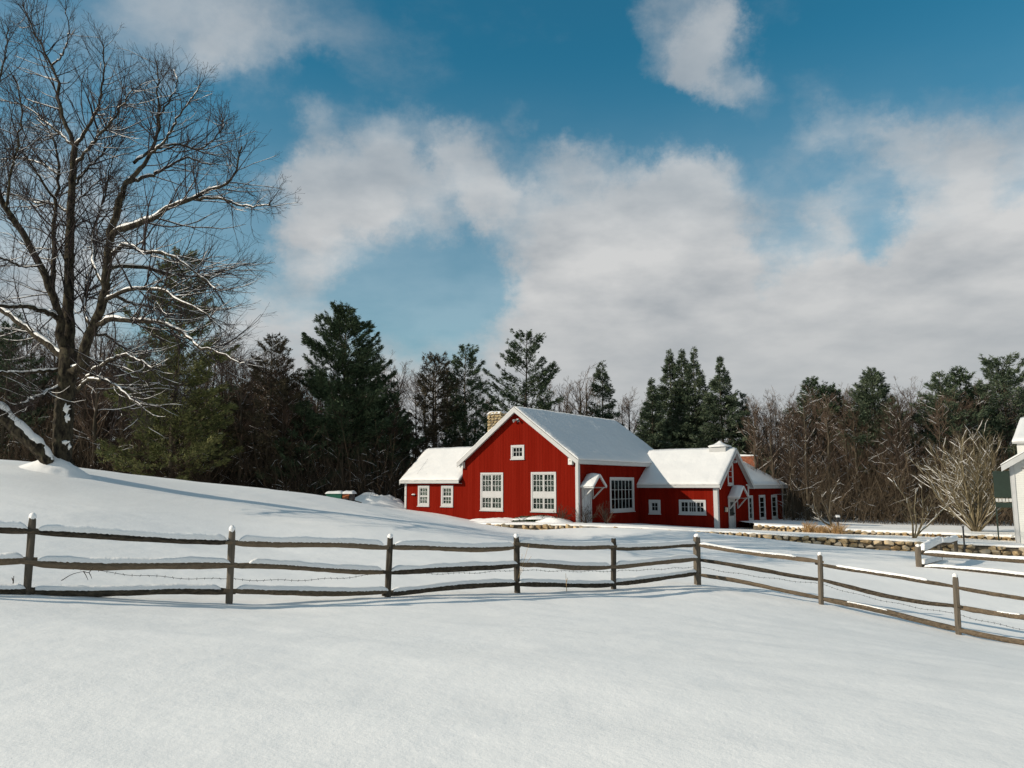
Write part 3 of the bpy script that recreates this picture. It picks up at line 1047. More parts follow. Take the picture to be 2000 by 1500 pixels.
# fieldstone chimney
cx0, cx1, cy0, cy1, ct = -8.62, -7.42, 2.35, 3.45, 7.06
mb = MB()
mb.box(cx0 + 0.06, cx1 - 0.06, cy0 + 0.06, cy1 - 0.06, 3.0, ct - 0.02)
chim = mb.build('chimney', M['mortar'], house)
chim['label'] = 'tan fieldstone chimney behind the main roof'
V, F = [], []
sd_ = 100
for face in (('y', cy0 + 0.06, -1, cx0, cx1), ('x', cx1 - 0.06, 1, cy0, cy1), ('x', cx0 + 0.06, -1, cy0, cy1)):
    z = 4.0
    while z < ct - 0.05:
        h = random.uniform(0.14, 0.24)
        u = face[3]
        while u < face[4] - 0.05:
            w = min(random.uniform(0.2, 0.42), face[4] - u)
            if w < 0.1:
                break
            c = face_pt(face[:3], u + w / 2, z + h / 2, 0.0)
            sz = (w * 1.02, 0.20, h * 1.02) if face[0] == 'y' else (0.20, w * 1.02, h * 1.02)
            v, f = hull_stone(None, c, sz, sd_)
            sd_ += 1
            F += [[i + len(V) for i in q] for q in f]
            V += v
            u += w
        z += h
me = bpy.data.meshes.new('stonework')
me.from_pydata(V, [], F)
me.materials.append(M['chimney_stone'])
tag(link('stonework', me, chim), kind='stuff')


def snow_lump(parent, x0, x1, y0, y1, z, h, seed=0.0, name='snow_cover', m='roof_snow', n=14):
    rows = []
    for j in range(n + 1):
        for i in range(n + 1):
            u, v = i / n, j / n
            e = min(u, 1 - u, v, 1 - v)
            k = min(1, (e * 5)) ** 0.5
            x, y = x0 + (x1 - x0) * u, y0 + (y1 - y0) * v
            rows.append((x, y, z + h * k * (1 + 0.35 * fbm(x + seed, y, 1.5, 2, seed))))
    return link(name, fast_mesh(name, rows, grid_faces(n + 1, n + 1), M[m], True), parent)


snow_lump(chim, cx0 - 0.02, cx1 + 0.02, cy0 - 0.02, cy1 + 0.02, ct - 0.04, 0.2, 4.0)
# brick chimney on the rear wing
bx0, bx1, by0, by1, bt = 1.35, 2.95, 23.42, 24.2, 4.55
mb = MB()
mb.box(bx0 + 0.015, bx1 - 0.015, by0 + 0.015, by1 - 0.015, -1.0, bt)
bc = mb.build('chimney', M['mortar'], house)
bc['label'] = 'red brick chimney at the end of the rear wing'
mb = MB()
z = 2.4
row = 0
while z < bt:
    for (p0, p1, fc) in ((bx0, bx1, ('y', by0 + 0.015, -1)), (by0, by1, ('x', bx1 - 0.015, 1))):
        u = p0 - (0.11 if row % 2 else 0)
        while u < p1:
            a, b = max(u, p0), min(u + 0.21, p1)
            if b - a > 0.03:
                fbox(mb, fc, a, b, z, z + 0.066, -0.02, 0.016)
            u += 0.222
    z += 0.077
    row += 1
tag(mb.build('brickwork', M['brick'], bc), kind='stuff')
snow_lump(bc, bx0 - 0.04, bx1 + 0.04, by0 - 0.04, by1 + 0.04, bt - 0.01, 0.13, 8.0)

# doors and hoods
def door(face, u0, u1, zb, zt, lights, label, m):
    mb = MB()
    fbox(mb, face, u0 + 0.1, u1 - 0.1, zb, zt - 0.1, -0.05, 0.0)
    d = mb.build('door', M[m], house)
    d['label'] = label
    mb = MB()
    fbox(mb, face, u0, u0 + 0.1, zb, zt, -0.05, 0.05)
    fbox(mb, face, u1 - 0.1, u1, zb, zt, -0.05, 0.05)
    fbox(mb, face, u0 + 0.1, u1 - 0.1, zt - 0.1, zt, -0.05, 0.048)
    mb.build('door_frame', M['white_paint'], d)
    mb = MB()
    a, b = u0 + 0.18, u1 - 0.18
    zz = zt - 0.2
    if lights:
        for i in range(3):
            for j in range(3):
                w_ = (b - a) / 3
                po = link('pane', pane_mesh(), d)
                po.location = face_pt(face, a + w_ * (i + .5), zz - 0.3 * (j + .5), 0.004)
                po.scale = (w_ - 0.06, 0.008, 0.23) if face[0] == 'y' else (0.008, w_ - 0.06, 0.23)
        mb2 = MB()
        fbox(mb2, face, a, b, zz - 0.9, zz, 0.0002, 0.002)
        mb2.build('door_light_backing', M['dark_metal'], d)
    else:
        fbox(mb, face, u0 + 0.38, u0 + 0.395, zb, zt - 0.12, 0.0, 0.008)
        fbox(mb, face, u1 - 0.40, u1 - 0.385, zb, zt - 0.12, 0.0, 0.008)
        mb.build('panel_groove', M['dark_metal'], d)
    mb = MB()
    fbox(mb, face, u1 - 0.21, u1 - 0.16, zb + 0.95 + 0.5, zb + 1.05 + 0.5, 0.0, 0.06)
    mb.build('handle', M['dark_metal'], d)


door(SIDE, 0.36, 1.52, -1.0, 2.0, False, 'pale grey plank door under the hood by the corner', 'grey_door')
door(GABLE, 9.97, 11.17, -1.2, 1.26, True, 'white half-glazed door of the right wing', 'white_paint')


def hood(x, yc, half, zb, rise, proj, seed):
    zt = zb + rise
    root = MB()
    for s_ in (-1, 1):
        e0, r0 = Vector((x, yc + s_ * half, zb)), Vector((x, yc, zt))
        o = Vector((proj + 0.06, 0, 0))
        t = Vector((0, 0, -0.08))
        root.hexa([e0 + t, e0 + o + t, r0 + o + t, r0 + t, e0, e0 + o, r0 + o, r0])
    h = root.build('door_hood', M['white_paint'], house)
    mb = MB()
    mb.prism([(x + proj - 0.05, yc - half + 0.1, zb - 0.02), (x + proj - 0.05, yc + half - 0.1, zb - 0.02), (x + proj - 0.05, yc, zt - 0.14)], (0.04, 0, 0))
    mb.build('hood_gable', M['red'], h)
    for s_ in (-1, 1):
        y = yc + s_ * (half - 0.2)
        mb = MB()
        mb.beam((x + 0.06, y, zb - 0.72), (x + proj - 0.08, y, zb - 0.06), 0.07, 0.07)
        mb.beam((x + 0.0, y, zb - 0.05), (x + proj - 0.02, y, zb - 0.05), 0.07, 0.07)
        mb.beam((x + 0.045, y, zb - 0.75), (x + 0.045, y, zb - 0.09), 0.06, 0.06, (1, 0, 0))
        mb.build('brace', M['white_paint'], h)
        snow_slab(h, (x, yc + s_ * half, zb), (x + proj + 0.06, yc + s_ * half, zb), (x, yc, zt), (x + proj + 0.06, yc, zt), 0.13, 0.03, 14, 12, 0.02, seed + s_)


hood(0.0, 1.05, 0.82, 2.08, 0.70, 0.85, 20.0)
hood(5.45, 10.9, 0.95, 1.36, 0.72, 0.72, 30.0)

# lamps and boxes on the walls
def lantern(x, y, z, s, face, label):
    mb = MB()
    fbox(mb, face, x - 0.07 * s, x + 0.07 * s, z - 0.15 * s, z + 0.15 * s, 0.0, 0.02)
    fbox(mb, face, x - 0.05 * s, x + 0.05 * s, z + 0.10 * s, z + 0.13 * s, 0.02, 0.12 * s)
    l_ = mb.build('wall_lantern', M['dark_metal'], house)
    l_['label'] = label
    mb = MB()
    fbox(mb, face, x - 0.06 * s, x + 0.06 * s, z - 0.14 * s, z + 0.10 * s, 0.05, 0.17 * s)
    mb.build('lamp_glass', M['lamp_glass'], l_, 0.02)


lantern(9.3, 0, 0.62, 1.2, GABLE, 'small lantern beside the white half-glazed door')
for u, z in ((-0.42, 3.60), (-MW + 0.06, 3.50)):       # weathered boxes under the two ends of the barge board
    mb = MB()
    fbox(mb, FRONT, u - 0.14, u + 0.14, z - 0.22, z + 0.2, 0.001, 0.22)
    nb_ = mb.build('nest_box', M['white_siding'], house, 0.01)
    mb = MB()
    fbox(mb, FRONT, u - 0.18, u + 0.18, z + 0.2, z + 0.235, 0.0, 0.28)
    mb.build('box_lid', M['dark_metal'], nb_)
    mb = MB()
    fbox(mb, FRONT, u - 0.03, u + 0.03, z - 0.02, z + 0.04, 0.22, 0.224)
    mb.build('entrance_hole', M['dark_metal'], nb_)


def flood(u, z, face, label):
    mb = MB()
    fbox(mb, face, u - 0.08, u + 0.08, z - 0.06, z + 0.06, 0.0, 0.05)
    root = mb.build('flood_lamp', M['white_paint'], house)
    root['label'] = label
    for s_ in (-1, 1):
        P = resample([face_pt(face, u + s_ * 0.05, z, 0.04), face_pt(face, u + s_ * 0.12, z - 0.03, 0.12), face_pt(face, u + s_ * 0.2, z - 0.1, 0.24)], 6)
        v, f = tubes(P[None], np.array([[0.025, 0.03, 0.05, 0.075, 0.09, 0.095]]), 10)
        link('lamp_head', fast_mesh('lamp_head', v, f, M['white_paint'], True), root)


flood(-4.38, 6.28, FRONT, 'twin flood lamp under the peak of the gable')
flood(11.0, 3.80, GABLE, 'flood lamp under the peak of the right wing')
mb = MB()
fbox(mb, FRONT, -13.32, -13.0, 1.44, 1.52, 0.0, 0.1)
wl_ = mb.build('wall_lamp', M['dark_metal'], house, 0.02)
snow_lump(wl_, -13.33, -12.99, -0.11, 0.0, 1.52, 0.06, 2.0, n=6)

# ------------------------------------------------------------------ stone walls
STONES = []
for k in range(14):
    v, f = hull_stone(None, (0, 0, 0), (1, 1, 1), 500 + k)
    me = bpy.data.meshes.new('stone')
    me.from_pydata(v, [], f)
    me.materials.append(M['stone'])
    STONES.append(me)


def stone_wall(name, label, path, x0, x1, ztop, zfront, courses, mean, depth=0.45, keep=0.12):
    L = 0.0
    xs = np.arange(x0, x1, 0.05)
    pts = np.array([(x, wall_y(path, x)) for x in xs])
    seg = np.concatenate([[0], np.cumsum(np.linalg.norm(np.diff(pts, axis=0), axis=1))])
    mid = pts[len(pts) // 2]
    root = empty(name, (mid[0], mid[1], ztop(mid[0], mid[1]) - 0.8), label, 'stone wall')
    inv = Matrix.Translation(root.location).inverted()
    core = MB()
    step = 20
    for i in range(0, len(xs) - step, step):
        a, b = pts[i], pts[i + step]
        za, zb_ = ztop(*a) - 0.12, ztop(*b) - 0.12
        o = root.location
        core.hexa([(a[0] - o.x, a[1] + 0.05 - o.y, za - 1.3 - o.z), (b[0] - o.x, b[1] + 0.05 - o.y, zb_ - 1.3 - o.z), (b[0] - o.x, b[1] + 0.5 - o.y, zb_ - 1.3 - o.z), (a[0] - o.x, a[1] + 0.5 - o.y, za - 1.3 - o.z),
                   (a[0] - o.x, a[1] + 0.05 - o.y, za - o.z), (b[0] - o.x, b[1] + 0.05 - o.y, zb_ - o.z), (b[0] - o.x, b[1] + 0.5 - o.y, zb_ - o.z), (a[0] - o.x, a[1] + 0.5 - o.y, za - o.z)])
    core.build('rubble_core', M['mortar'], root)
    n = 0
    zoff = 0.03
    for c in range(courses):
        ch = mean * 0.62 * random.uniform(0.9, 1.1)
        s = random.uniform(0, mean)
        while s < seg[-1]:
            w = mean * random.uniform(0.55, 1.45)
            sm = s + w / 2
            x = float(np.interp(sm, seg, xs))
            y = wall_y(path, x)
            h = ch * random.uniform(0.8, 1.25)
            z = ztop(x, y) - zoff - ch / 2 - random.uniform(0, 0.05)
            s += w
            if z + h / 2 < zfront(x, y - 0.2) - keep * 0.3 or random.random() < 0.04:
                continue
            st = link('stone', random.choice(STONES), root)
            x2 = float(np.interp(min(sm + 0.2, seg[-1]), seg, xs))
            y2 = wall_y(path, x2)
            st.location = (x - root.location.x, y + random.uniform(-0.05, 0.05) - root.location.y, z - root.location.z)
            st.scale = (w * 1.02, depth * random.uniform(0.8, 1.1), h * 1.08)
            st.rotation_euler = (random.uniform(-0.25, 0.25), random.uniform(-0.16, 0.16), math.atan2(y2 - y, max(x2 - x, 1e-3)) + random.uniform(-0.15, 0.15) + random.choice((0, math.pi)))
            n += 1
        zoff += ch * 0.92
    return n


stone_wall('stone_wall', 'long tan fieldstone retaining wall running below the red house, half buried in snow', WA, -2.4, 27.0, terrace_z, field_z, 4, 0.40)
stone_wall('stone_wall', 'far low fieldstone wall behind the dried grasses, ending at the white house', WB, 15.3, 29.0, lambda x, y: float(upper_tps(np.array([x]), np.array([y]))[0]), lambda x, y: terrace_z(x, y), 2, 0.34, 0.4, 0.1)

# ------------------------------------------------------------------ split rail fences
def wood_rail(name, p, q, r, parent, m, seed, sag=0.03, flat=0.72):
    """one riven rail: irregular six-sided, tapered tenon ends"""
    r_ = np.random.RandomState(seed)
    p, q = Vector(p), Vector(q)
    K = 22
    d = (q - p)
    L = d.length
    dn = d.normalized()
    side = dn.cross(Vector((0, 0, 1))).normalized()
    upv = side.cross(dn)
    prof = r_.uniform(0.75, 1.15, 7)
    rows = []
    ph, amp = r_.uniform(0, 6.28), r_.uniform(0.008, 0.03)
    cen, tops = [], []
    drift = r_.uniform(-0.01, 0.01, K).cumsum() * 0.35
    for k in range(K):
        t = k / (K - 1)
        c = p.lerp(q, t) + upv * (amp * math.sin(ph + t * 5.5) - sag * 4 * t * (1 - t) + drift[k]) + side * (0.5 * amp * math.cos(ph + t * 4))
        tap = min(1.0, 0.5 + 4.5 * min(t, 1 - t)) * (1 + 0.07 * math.sin(ph * 3 + t * 9))
        for i in range(7):
            a = 2 * math.pi * i / 7
            rr = r * tap * prof[i] * (1 + r_.uniform(-0.07, 0.07))
            rows.append(tuple(c + side * (rr * math.cos(a) * flat) + upv * (rr * math.sin(a))))
        cen.append(c)
        tops.append(r * tap * 0.92)
    F = [[k * 7 + i, k * 7 + (i + 1) % 7, (k + 1) * 7 + (i + 1) % 7, (k + 1) * 7 + i] for k in range(K - 1) for i in range(7)]
    o = Vector(rows[0])
    me = bpy.data.meshes.new(name)
    me.from_pydata(rows, [], F + [list(range(7))[::-1], [(K - 1) * 7 + i for i in range(7)]])
    me.materials.append(m)
    ob = link(name, me, parent)
    return ob, cen, tops, side


def rail_snow(parent, cen, tops, side, h, w, seed, a=0.03, b=0.97):
    r_ = np.random.RandomState(seed)
    K = len(cen)
    n = 90
    rows = []
    s = 9
    for k in range(n):
        t = a + (b - a) * k / (n - 1)
        f = t * (K - 1)
        i = min(int(f), K - 2)
        c = cen[i].lerp(cen[i + 1], f - i)
        tp = tops[i] * (1 - (f - i)) + tops[i + 1] * (f - i)
        e = min(1.0, (min(k, n - 1 - k) / 4.0)) ** 0.5
        hh = h * e * (1 + 0.28 * fbm(t * 6, seed, 1.0, 3, seed % 17)) + 0.004
        ww = w * (0.5 + 0.5 * e) * (1 + 0.12 * fbm(t * 9, seed + 5, 1.0, 2, seed % 13))
        base = c + Vector((0, 0, tp * 0.80))
        for j in range(s):
            u = j / (s - 1)
            ang = math.pi * u
            edge = -0.02 * abs(fbm(t * 60, u * 3, 1.0, 2, seed % 11)) if j in (0, s - 1) else 0.0
            rows.append(tuple(base + side * (ww * math.cos(ang)) + Vector((0, 0, hh * (math.sin(ang) ** 0.55) + edge))))
    F = grid_faces(s, n)
    return link('snow_cover', fast_mesh('snow_cover', rows, F, M['branch_snow'], True), parent)


def post(parent, x, y, z, h, r, seed, lean=(0, 0), snow=True):
    r_ = np.random.RandomState(seed)
    prof = r_.uniform(0.8, 1.15, 8)
    rows = []
    hs = [-0.35, 0, 0.15, 0.4, 0.65, 0.9, h - 0.12, h - 0.03, h]
    for k, zz in enumerate(hs):
        tp = 1.0 if zz < h - 0.13 else (0.98 if k == len(hs) - 3 else (0.92 if k == len(hs) - 2 else 0.72))
        for i in range(8):
            a = 2 * math.pi * (i + 0.5) / 8
            q = 1 / max(abs(math.cos(a)), abs(math.sin(a))) ** 0.6
            rr = r * prof[i] * tp * q * (1 + r_.uniform(-0.07, 0.07))
            rows.append((x + rr * math.cos(a) + lean[0] * zz, y + 0.8 * rr * math.sin(a) + lean[1] * zz, z + zz + (0.025 * math.sin(i * 2.1 + seed) if k >= len(hs) - 2 else 0)))
    F = [[k * 8 + i, k * 8 + (i + 1) % 8, (k + 1) * 8 + (i + 1) % 8, (k + 1) * 8 + i] for k in range(len(hs) - 1) for i in range(8)]
    me = bpy.data.meshes.new('post')
    me.from_pydata(rows, [], F + [[(len(hs) - 1) * 8 + i for i in range(8)]])
    me.materials.append(M['post_wood'])
    ob = link('post', me, parent)
    if snow:
        cx, cy, cz = x + lean[0] * h, y + lean[1] * h, z + h
        rows = []
        for k, (q, zz) in enumerate([(0.70, -0.04), (0.86, 0.0), (0.78, 0.03), (0.50, 0.052), (0.05, 0.06)]):
            for i in range(10):
                a = 2 * math.pi * i / 10
                rows.append((cx + r * q * math.cos(a), cy + r * q * math.sin(a) * 0.9, cz + zz * (1 + 0.2 * r_.uniform(-1, 1))))
        F = [[k * 10 + i, k * 10 + (i + 1) % 10, (k + 1) * 10 + (i + 1) % 10, (k + 1) * 10 + i] for k in range(4) for i in range(10)]
        link('snow_cap', fast_mesh('snow_cap', rows, F, M['branch_snow'], True), ob)
    return ob


fence = empty('split_rail_fence', (0, 0, 0), 'long weathered split-rail fence with three snow-laden rails crossing the foreground', 'fence')
FPX = [(-330, 1140, 10.4), (52, 1160, 11.5), (447, 1180, 12.7), (757, 1165, 14.4), (1010, 1158, 16.1), (1198, 1150, 17.8), (1363, 1142, 19.2), (1604, 1180, 18.3), (1872, 1237, 16.5), (2180, 1300, 14.8)]
FTOP = [1000, 1010, 1034, 1049, 1048, 1053, 1047, 1083, 1125, 1170]
POSTS = []
for k, ((x, y, D), ty) in enumerate(zip(FPX, FTOP)):
    b = at(x, y, D)
    zt = at(x, ty, D)[2]
    POSTS.append((b[0], b[1], b[2], zt - b[2]))
fence.location = (POSTS[6][0], POSTS[6][1], POSTS[6][2])
FO = Vector(fence.location)
for k, (x, y, z, h) in enumerate(POSTS):
    post(fence, x - FO.x, y - FO.y, z - 0.03 - FO.z, h + 0.03, 0.062 if k != 6 else 0.085, 40 + k, (random.uniform(-0.03, 0.03), random.uniform(-0.03, 0.03)), k != 5)
# rail heights above the post base, photo rows at the two ends of each bay (top, middle, bottom)
RY = [  # left post rows, right post rows
    ((1022, 1090, 1142), (1037, 1094, 1153)),
    ((1038, 1096, 1153), (1058, 1103, 1156)),
    ((1058, 1105, 1155), (1068, 1116, 1156)),
    ((1070, 1116, 1158), (1067, 1102, 1139)),
    ((1063, 1102, 1141), (1068, 1106, 1139)),
    ((1070, 1106, 1139), (1064, 1092, 1120)),
    ((1064, 1092, 1121), (1098, 1131, 1166)),
    ((1100, 1133, 1168), (1144, 1184, 1226)),
    ((1148, 1185, 1230), (1190, 1222, 1275)),
]
seed = 200
for k in range(len(POSTS) - 1):
    a, b = POSTS[k], POSTS[k + 1]
    Da, Db = FPX[k][2], FPX[k + 1][2]
    for j in range(3):
        za = at(FPX[k][0], RY[k][0][j], Da)[2]
        zb_ = at(FPX[k + 1][0], RY[k][1][j], Db)[2]
        pa = Vector((a[0], a[1], za)) - FO
        pb = Vector((b[0], b[1], zb_)) - FO
        dd = (pb - pa).normalized()
        off = Vector((-dd.y, dd.x, 0)) * (0.02 if (k + j) % 2 else -0.02)
        r = (0.066 if k < 2 else 0.058 if k < 6 else 0.052) * random.uniform(0.85, 1.15)
        ob, cen, tops, side = wood_rail('rail', pa - dd * 0.10 + off, pb + dd * 0.10 + off, r, fence, M['rail_wood'], seed, random.uniform(0.0, 0.05))
        right = k >= 6
        hsn = (0.036 if right else 0.085) * (1.0 if j == 0 else 0.85 if j == 1 else 0.75)
        a0, b0 = random.uniform(0.03, 0.08), random.uniform(0.92, 0.97)
        if right and j > 0 and k != 6:
            a0 = random.uniform(0.1, 0.45)
            b0 = a0 + random.uniform(0.12, 0.3)
            hsn *= 0.6
        if k == 2 and j == 1:
            a0 = 0.13
        if right and (j > 0 or k == 8):
            if (k + j) % 3:
                seed += 1
                continue
            hsn *= 0.8
        if right and j == 0:
            a0, b0 = 0.06 + 0.1 * (k % 2), 0.80
        rail_snow(ob, cen, tops, side, hsn, r * (0.85 if not right else 0.75), seed, a0, b0)
        seed += 1

# barbed wire strung along the posts
wire = []
for k in range(len(POSTS) - 1):
    a, b = POSTS[k], POSTS[k + 1]
    n = 24
    ha, hb = 0.42 + 0.04 * math.sin(k * 2.1), 0.42 + 0.04 * math.sin((k + 1) * 2.1)
    for i in range(n):
        t = i / n
        wire.append((a[0] + (b[0] - a[0]) * t, a[1] + (b[1] - a[1]) * t + 0.07, a[2] + (b[2] - a[2]) * t + ha + (hb - ha) * t - 0.10 * t * (1 - t) * 4 * (0.4 + 0.3 * math.sin(k)) + 0.012 * math.sin(i * 0.9 + k)))
wire = np.array(wire)
v1, f1 = tubes(wire[None], np.full((1, len(wire)), 0.0035), 4)
barbs = []
for i in range(0, len(wire) - 1):
    c = (wire[i] + wire[i + 1]) / 2
    d = rng.normal(size=3) * 0.5 + np.array([0, 0, 1])
    d = d / np.linalg.norm(d) * 0.022
    barbs.append([c - d, c, c + d])
v2, f2 = tubes(np.array(barbs), np.full((len(barbs), 3), 0.004), 3)
Vw, Fw = join([(v1, f1), (v2, f2)])
tag(link('barbed_wire', fast_mesh('barbed_wire', Vw, Fw, M['dark_metal'])), 'thin barbed wire strung between the middle and bottom rails of the long fence', 'wire')

# inner fence by the white house
fence2 = empty('split_rail_fence', at(1797, 1122, 28), 'short two-rail fence near the right edge, in front of the stone wall', 'fence')
F2 = Vector(fence2.location)
IP = [(1797, 1130, 28.0, 1066), (2080, 1160, 26.2, 1085)]
ip = []
for (x, y, D, ty) in IP:
    b = at(x, y, D)
    ip.append((b[0], b[1], b[2], at(x, ty, D)[2] - b[2]))
for k, (x, y, z, h) in enumerate(ip):
    post(fence2, x - F2.x, y - F2.y, z - F2.z, h, 0.10, 70 + k, (0, 0), True)
for j, (ya, yb) in enumerate(((1081, 1102), (1107, 1133))):
    pa = Vector(at(1797, ya, 28.0)) - F2
    pb = Vector(at(2080, yb, 26.2)) - F2
    ob, cen, tops, side = wood_rail('rail', pa, pb, 0.072, fence2, M['rail_wood'], 300 + j, 0.0)
    rail_snow(ob, cen, tops, side, 0.09, 0.06, 300 + j)
# return run that steps down from the stone wall
fence3 = empty('split_rail_fence', at(1838, 1090, 32), 'short bent fence run under thick snow between the stone wall and two-rail fence', 'fence')
F3 = Vector(fence3.location)
rp = [(1838, 1102, 31.0, 1055), (1869, 1092, 34.0, 1051)]
rq = []
for k, (x, y, D, ty) in enumerate(rp):
    b = at(x, y, D)
    h = at(x, ty, D)[2] - b[2]
    post(fence3, b[0] - F3.x, b[1] - F3.y, b[2] - F3.z, h, 0.075, 80 + k, (0, 0), True)
for (xa, ya, Da, xb, yb, Db, sd2, hs_) in ((1800, 1077, 28.2, 1838, 1062, 31.0, 310, 0.24), (1838, 1062, 31.0, 1869, 1057, 34.0, 311, 0.2), (1800, 1104, 28.2, 1838, 1096, 31.0, 312, 0.16)):
    ob, cen, tops, side = wood_rail('rail', Vector(at(xa, ya, Da)) - F3, Vector(at(xb, yb, Db)) - F3, 0.07, fence3, M['rail_wood'], sd2, 0.0)
    rail_snow(ob, cen, tops, side, hs_, 0.11, sd2, 0.05, 0.95)

# ------------------------------------------------------------------ the big bare tree
TD = 28.0
MPP = TD / 1500.0
tree_base = at(121, 922, TD)
LIMBS = [  # (photo polyline, start radius px, end radius px, start depth, end depth)
    ([(119, 935), (121, 915), (122, 858), (126, 790), (131, 722), (136, 681)], 20, 18, 0, 0),                       # trunk
    ([(131, 722), (135, 650), (133, 586), (135, 500), (138, 430), (141, 360), (145, 287)], 15, 8, 0, 0.6),
    ([(145, 287), (128, 240), (114, 195), (113, 160), (100, 130), (83, 95), (62, 50), (42, 8)], 6, 1.2, 0.6, 1.4),
    ([(145, 287), (165, 260), (185, 225), (198, 180), (203, 130), (200, 85)], 5, 1.2, 0.6, -0.6),
    ([(148, 320), (165, 300), (190, 268), (215, 240), (240, 205), (262, 170)], 4.5, 1.0, 0.5, -1.4),
    ([(145, 287), (128, 270), (95, 245), (68, 220), (40, 205), (0, 195)], 4, 1, 0.6, 2.0),
    ([(133, 722), (157, 722), (167, 681), (180, 640), (197, 603), (207, 552), (212, 501), (216, 455), (230, 410), (240, 377)], 13, 8, -0.3, -0.8),   # right stem
    ([(240, 377), (248, 353), (270, 333), (290, 305), (306, 267), (310, 233), (308, 167), (306, 120)], 6, 1.2, -0.8, -0.2),
    ([(217, 462), (227, 453), (267, 437), (303, 427), (320, 410), (350, 397), (383, 387), (407, 370), (433, 363), (460, 333), (470, 285)], 8, 1.4, -0.8, -1.5),
    ([(383, 387), (433, 388), (467, 400), (505, 404), (530, 398)], 3.4, 1, -1.3, -1.8),
    ([(245, 355), (277, 347), (307, 337), (333, 323), (363, 308), (395, 318), (425, 322)], 5, 1.2, -0.8, 0.6),
    ([(262, 318), (290, 298), (320, 285), (353, 283), (395, 290), (433, 253), (437, 232)], 4, 1.1, -0.6, 0.9),
    ([(290, 305), (325, 270), (350, 225), (372, 195), (392, 165)], 3.2, 1, -0.5, -1.2),
    ([(214, 500), (238, 482), (262, 481), (282, 496), (309, 492), (345, 505), (390, 540), (430, 570)], 5, 1.1, -0.8, -2.0),
    ([(212, 523), (245, 520), (296, 526), (340, 538), (385, 540), (430, 532), (480, 515)], 5.5, 1.1, -0.8, 0.8),
    ([(201, 589), (245, 567), (282, 564), (323, 569), (347, 586), (391, 606), (430, 640)], 5.2, 1.2, -0.6, -2.4),
    ([(225, 577), (258, 594), (299, 600), (326, 613), (360, 618)], 4, 1.1, -0.6, 1.0),
    ([(188, 634), (218, 625), (258, 628), (306, 630), (340, 642), (367, 657), (384, 674), (415, 685), (442, 695), (476, 717)], 7, 1.2, -0.5, -2.5),
    ([(178, 650), (190, 654), (211, 657), (231, 673), (258, 683), (289, 688)], 4.5, 1.2, -0.4, 1.0),
    ([(160, 746), (190, 719), (218, 702), (248, 695), (275, 705), (299, 720)], 5, 1.3, -0.4, -1.5),
    ([(163, 700), (211, 712), (238, 725), (272, 742), (306, 751), (345, 758)], 4, 1.1, -0.4, 0.9),
    ([(150, 765), (173, 742), (211, 746), (238, 763), (258, 783), (279, 793)], 5, 1.6, -0.3, -1.6),
    ([(125, 700), (112, 688), (68, 654), (34, 627), (0, 603), (-40, 580), (-90, 560)], 9, 4, 0.2, 0.8),
    ([(128, 690), (119, 654), (112, 603), (99, 562), (78, 518), (51, 470), (43, 450), (13, 410), (-4, 367), (-20, 300), (-30, 230)], 11, 4, 0.2, -0.8),
    ([(112, 620), (95, 612), (68, 603), (34, 598), (0, 596), (-50, 590)], 7, 3, 0.2, -1.4),
    ([(110, 605), (102, 562), (105, 501), (104, 450), (108, 400), (115, 343), (112, 300), (95, 255), (70, 230)], 7.5, 1.5, 0.1, 1.6),
    ([(115, 343), (80, 320), (40, 308), (0, 312)], 3.2, 1.2, 1.0, 2.0),
    ([(110, 395), (80, 350), (45, 300), (10, 290)], 3.5, 1.2, 1.0, -1.0),
    ([(115, 723), (60, 728), (0, 727), (-60, 722)], 5, 3, 0, -0.9),
    ([(118, 753), (85, 770), (61, 780), (37, 790)], 5, 2, 0, -1.4),
    ([(205, 560), (185, 520), (180, 470), (192, 420), (205, 380), (215, 330), (235, 280)], 4.5, 1.1, -0.5, 1.8),
    ([(178, 640), (165, 600), (172, 540), (185, 500), (190, 450)], 5, 1.5, -0.3, 1.4),
    ([(140, 400), (160, 385), (185, 360), (215, 345), (233, 366)], 3, 1, 0.4, 1.8),
    ([(141, 370), (170, 330), (200, 300), (225, 262), (235, 215)], 3.6, 1.1, 0.4, 2.2),
    ([(140, 420), (110, 400), (70, 395), (30, 380), (-10, 385)], 3.6, 1.2, 0.2, 2.2),
    ([(-30, 230), (-5, 170), (10, 110), (15, 50)], 3.2, 1.1, -0.8, -0.4),
    ([(13, 410), (20, 340), (38, 270), (42, 200), (30, 150)], 3.4, 1.1, -0.8, -1.6),
    ([(78, 518), (40, 520), (5, 505), (-40, 510)], 3.2, 1.4, -0.5, -2.0),
    ([(100, 130), (125, 100), (135, 60), (128, 15)], 2.6, 1, 1.2, 0.4),
    ([(308, 230), (335, 190), (345, 160), (340, 135)], 2.4, 1, -0.3, 0.5),
]
big = empty('bare_maple_tree', tree_base, 'tall bare snow-dusted tree with many limbs standing on the hill at the left', 'tree')
BO = np.array(tree_base)
limbP, limbR = [], []
trunk_parts, snow_parts = [], []
K = 26
SAMP = []            # photo x, y and depth of limb points already grown, so that each limb starts on its parent
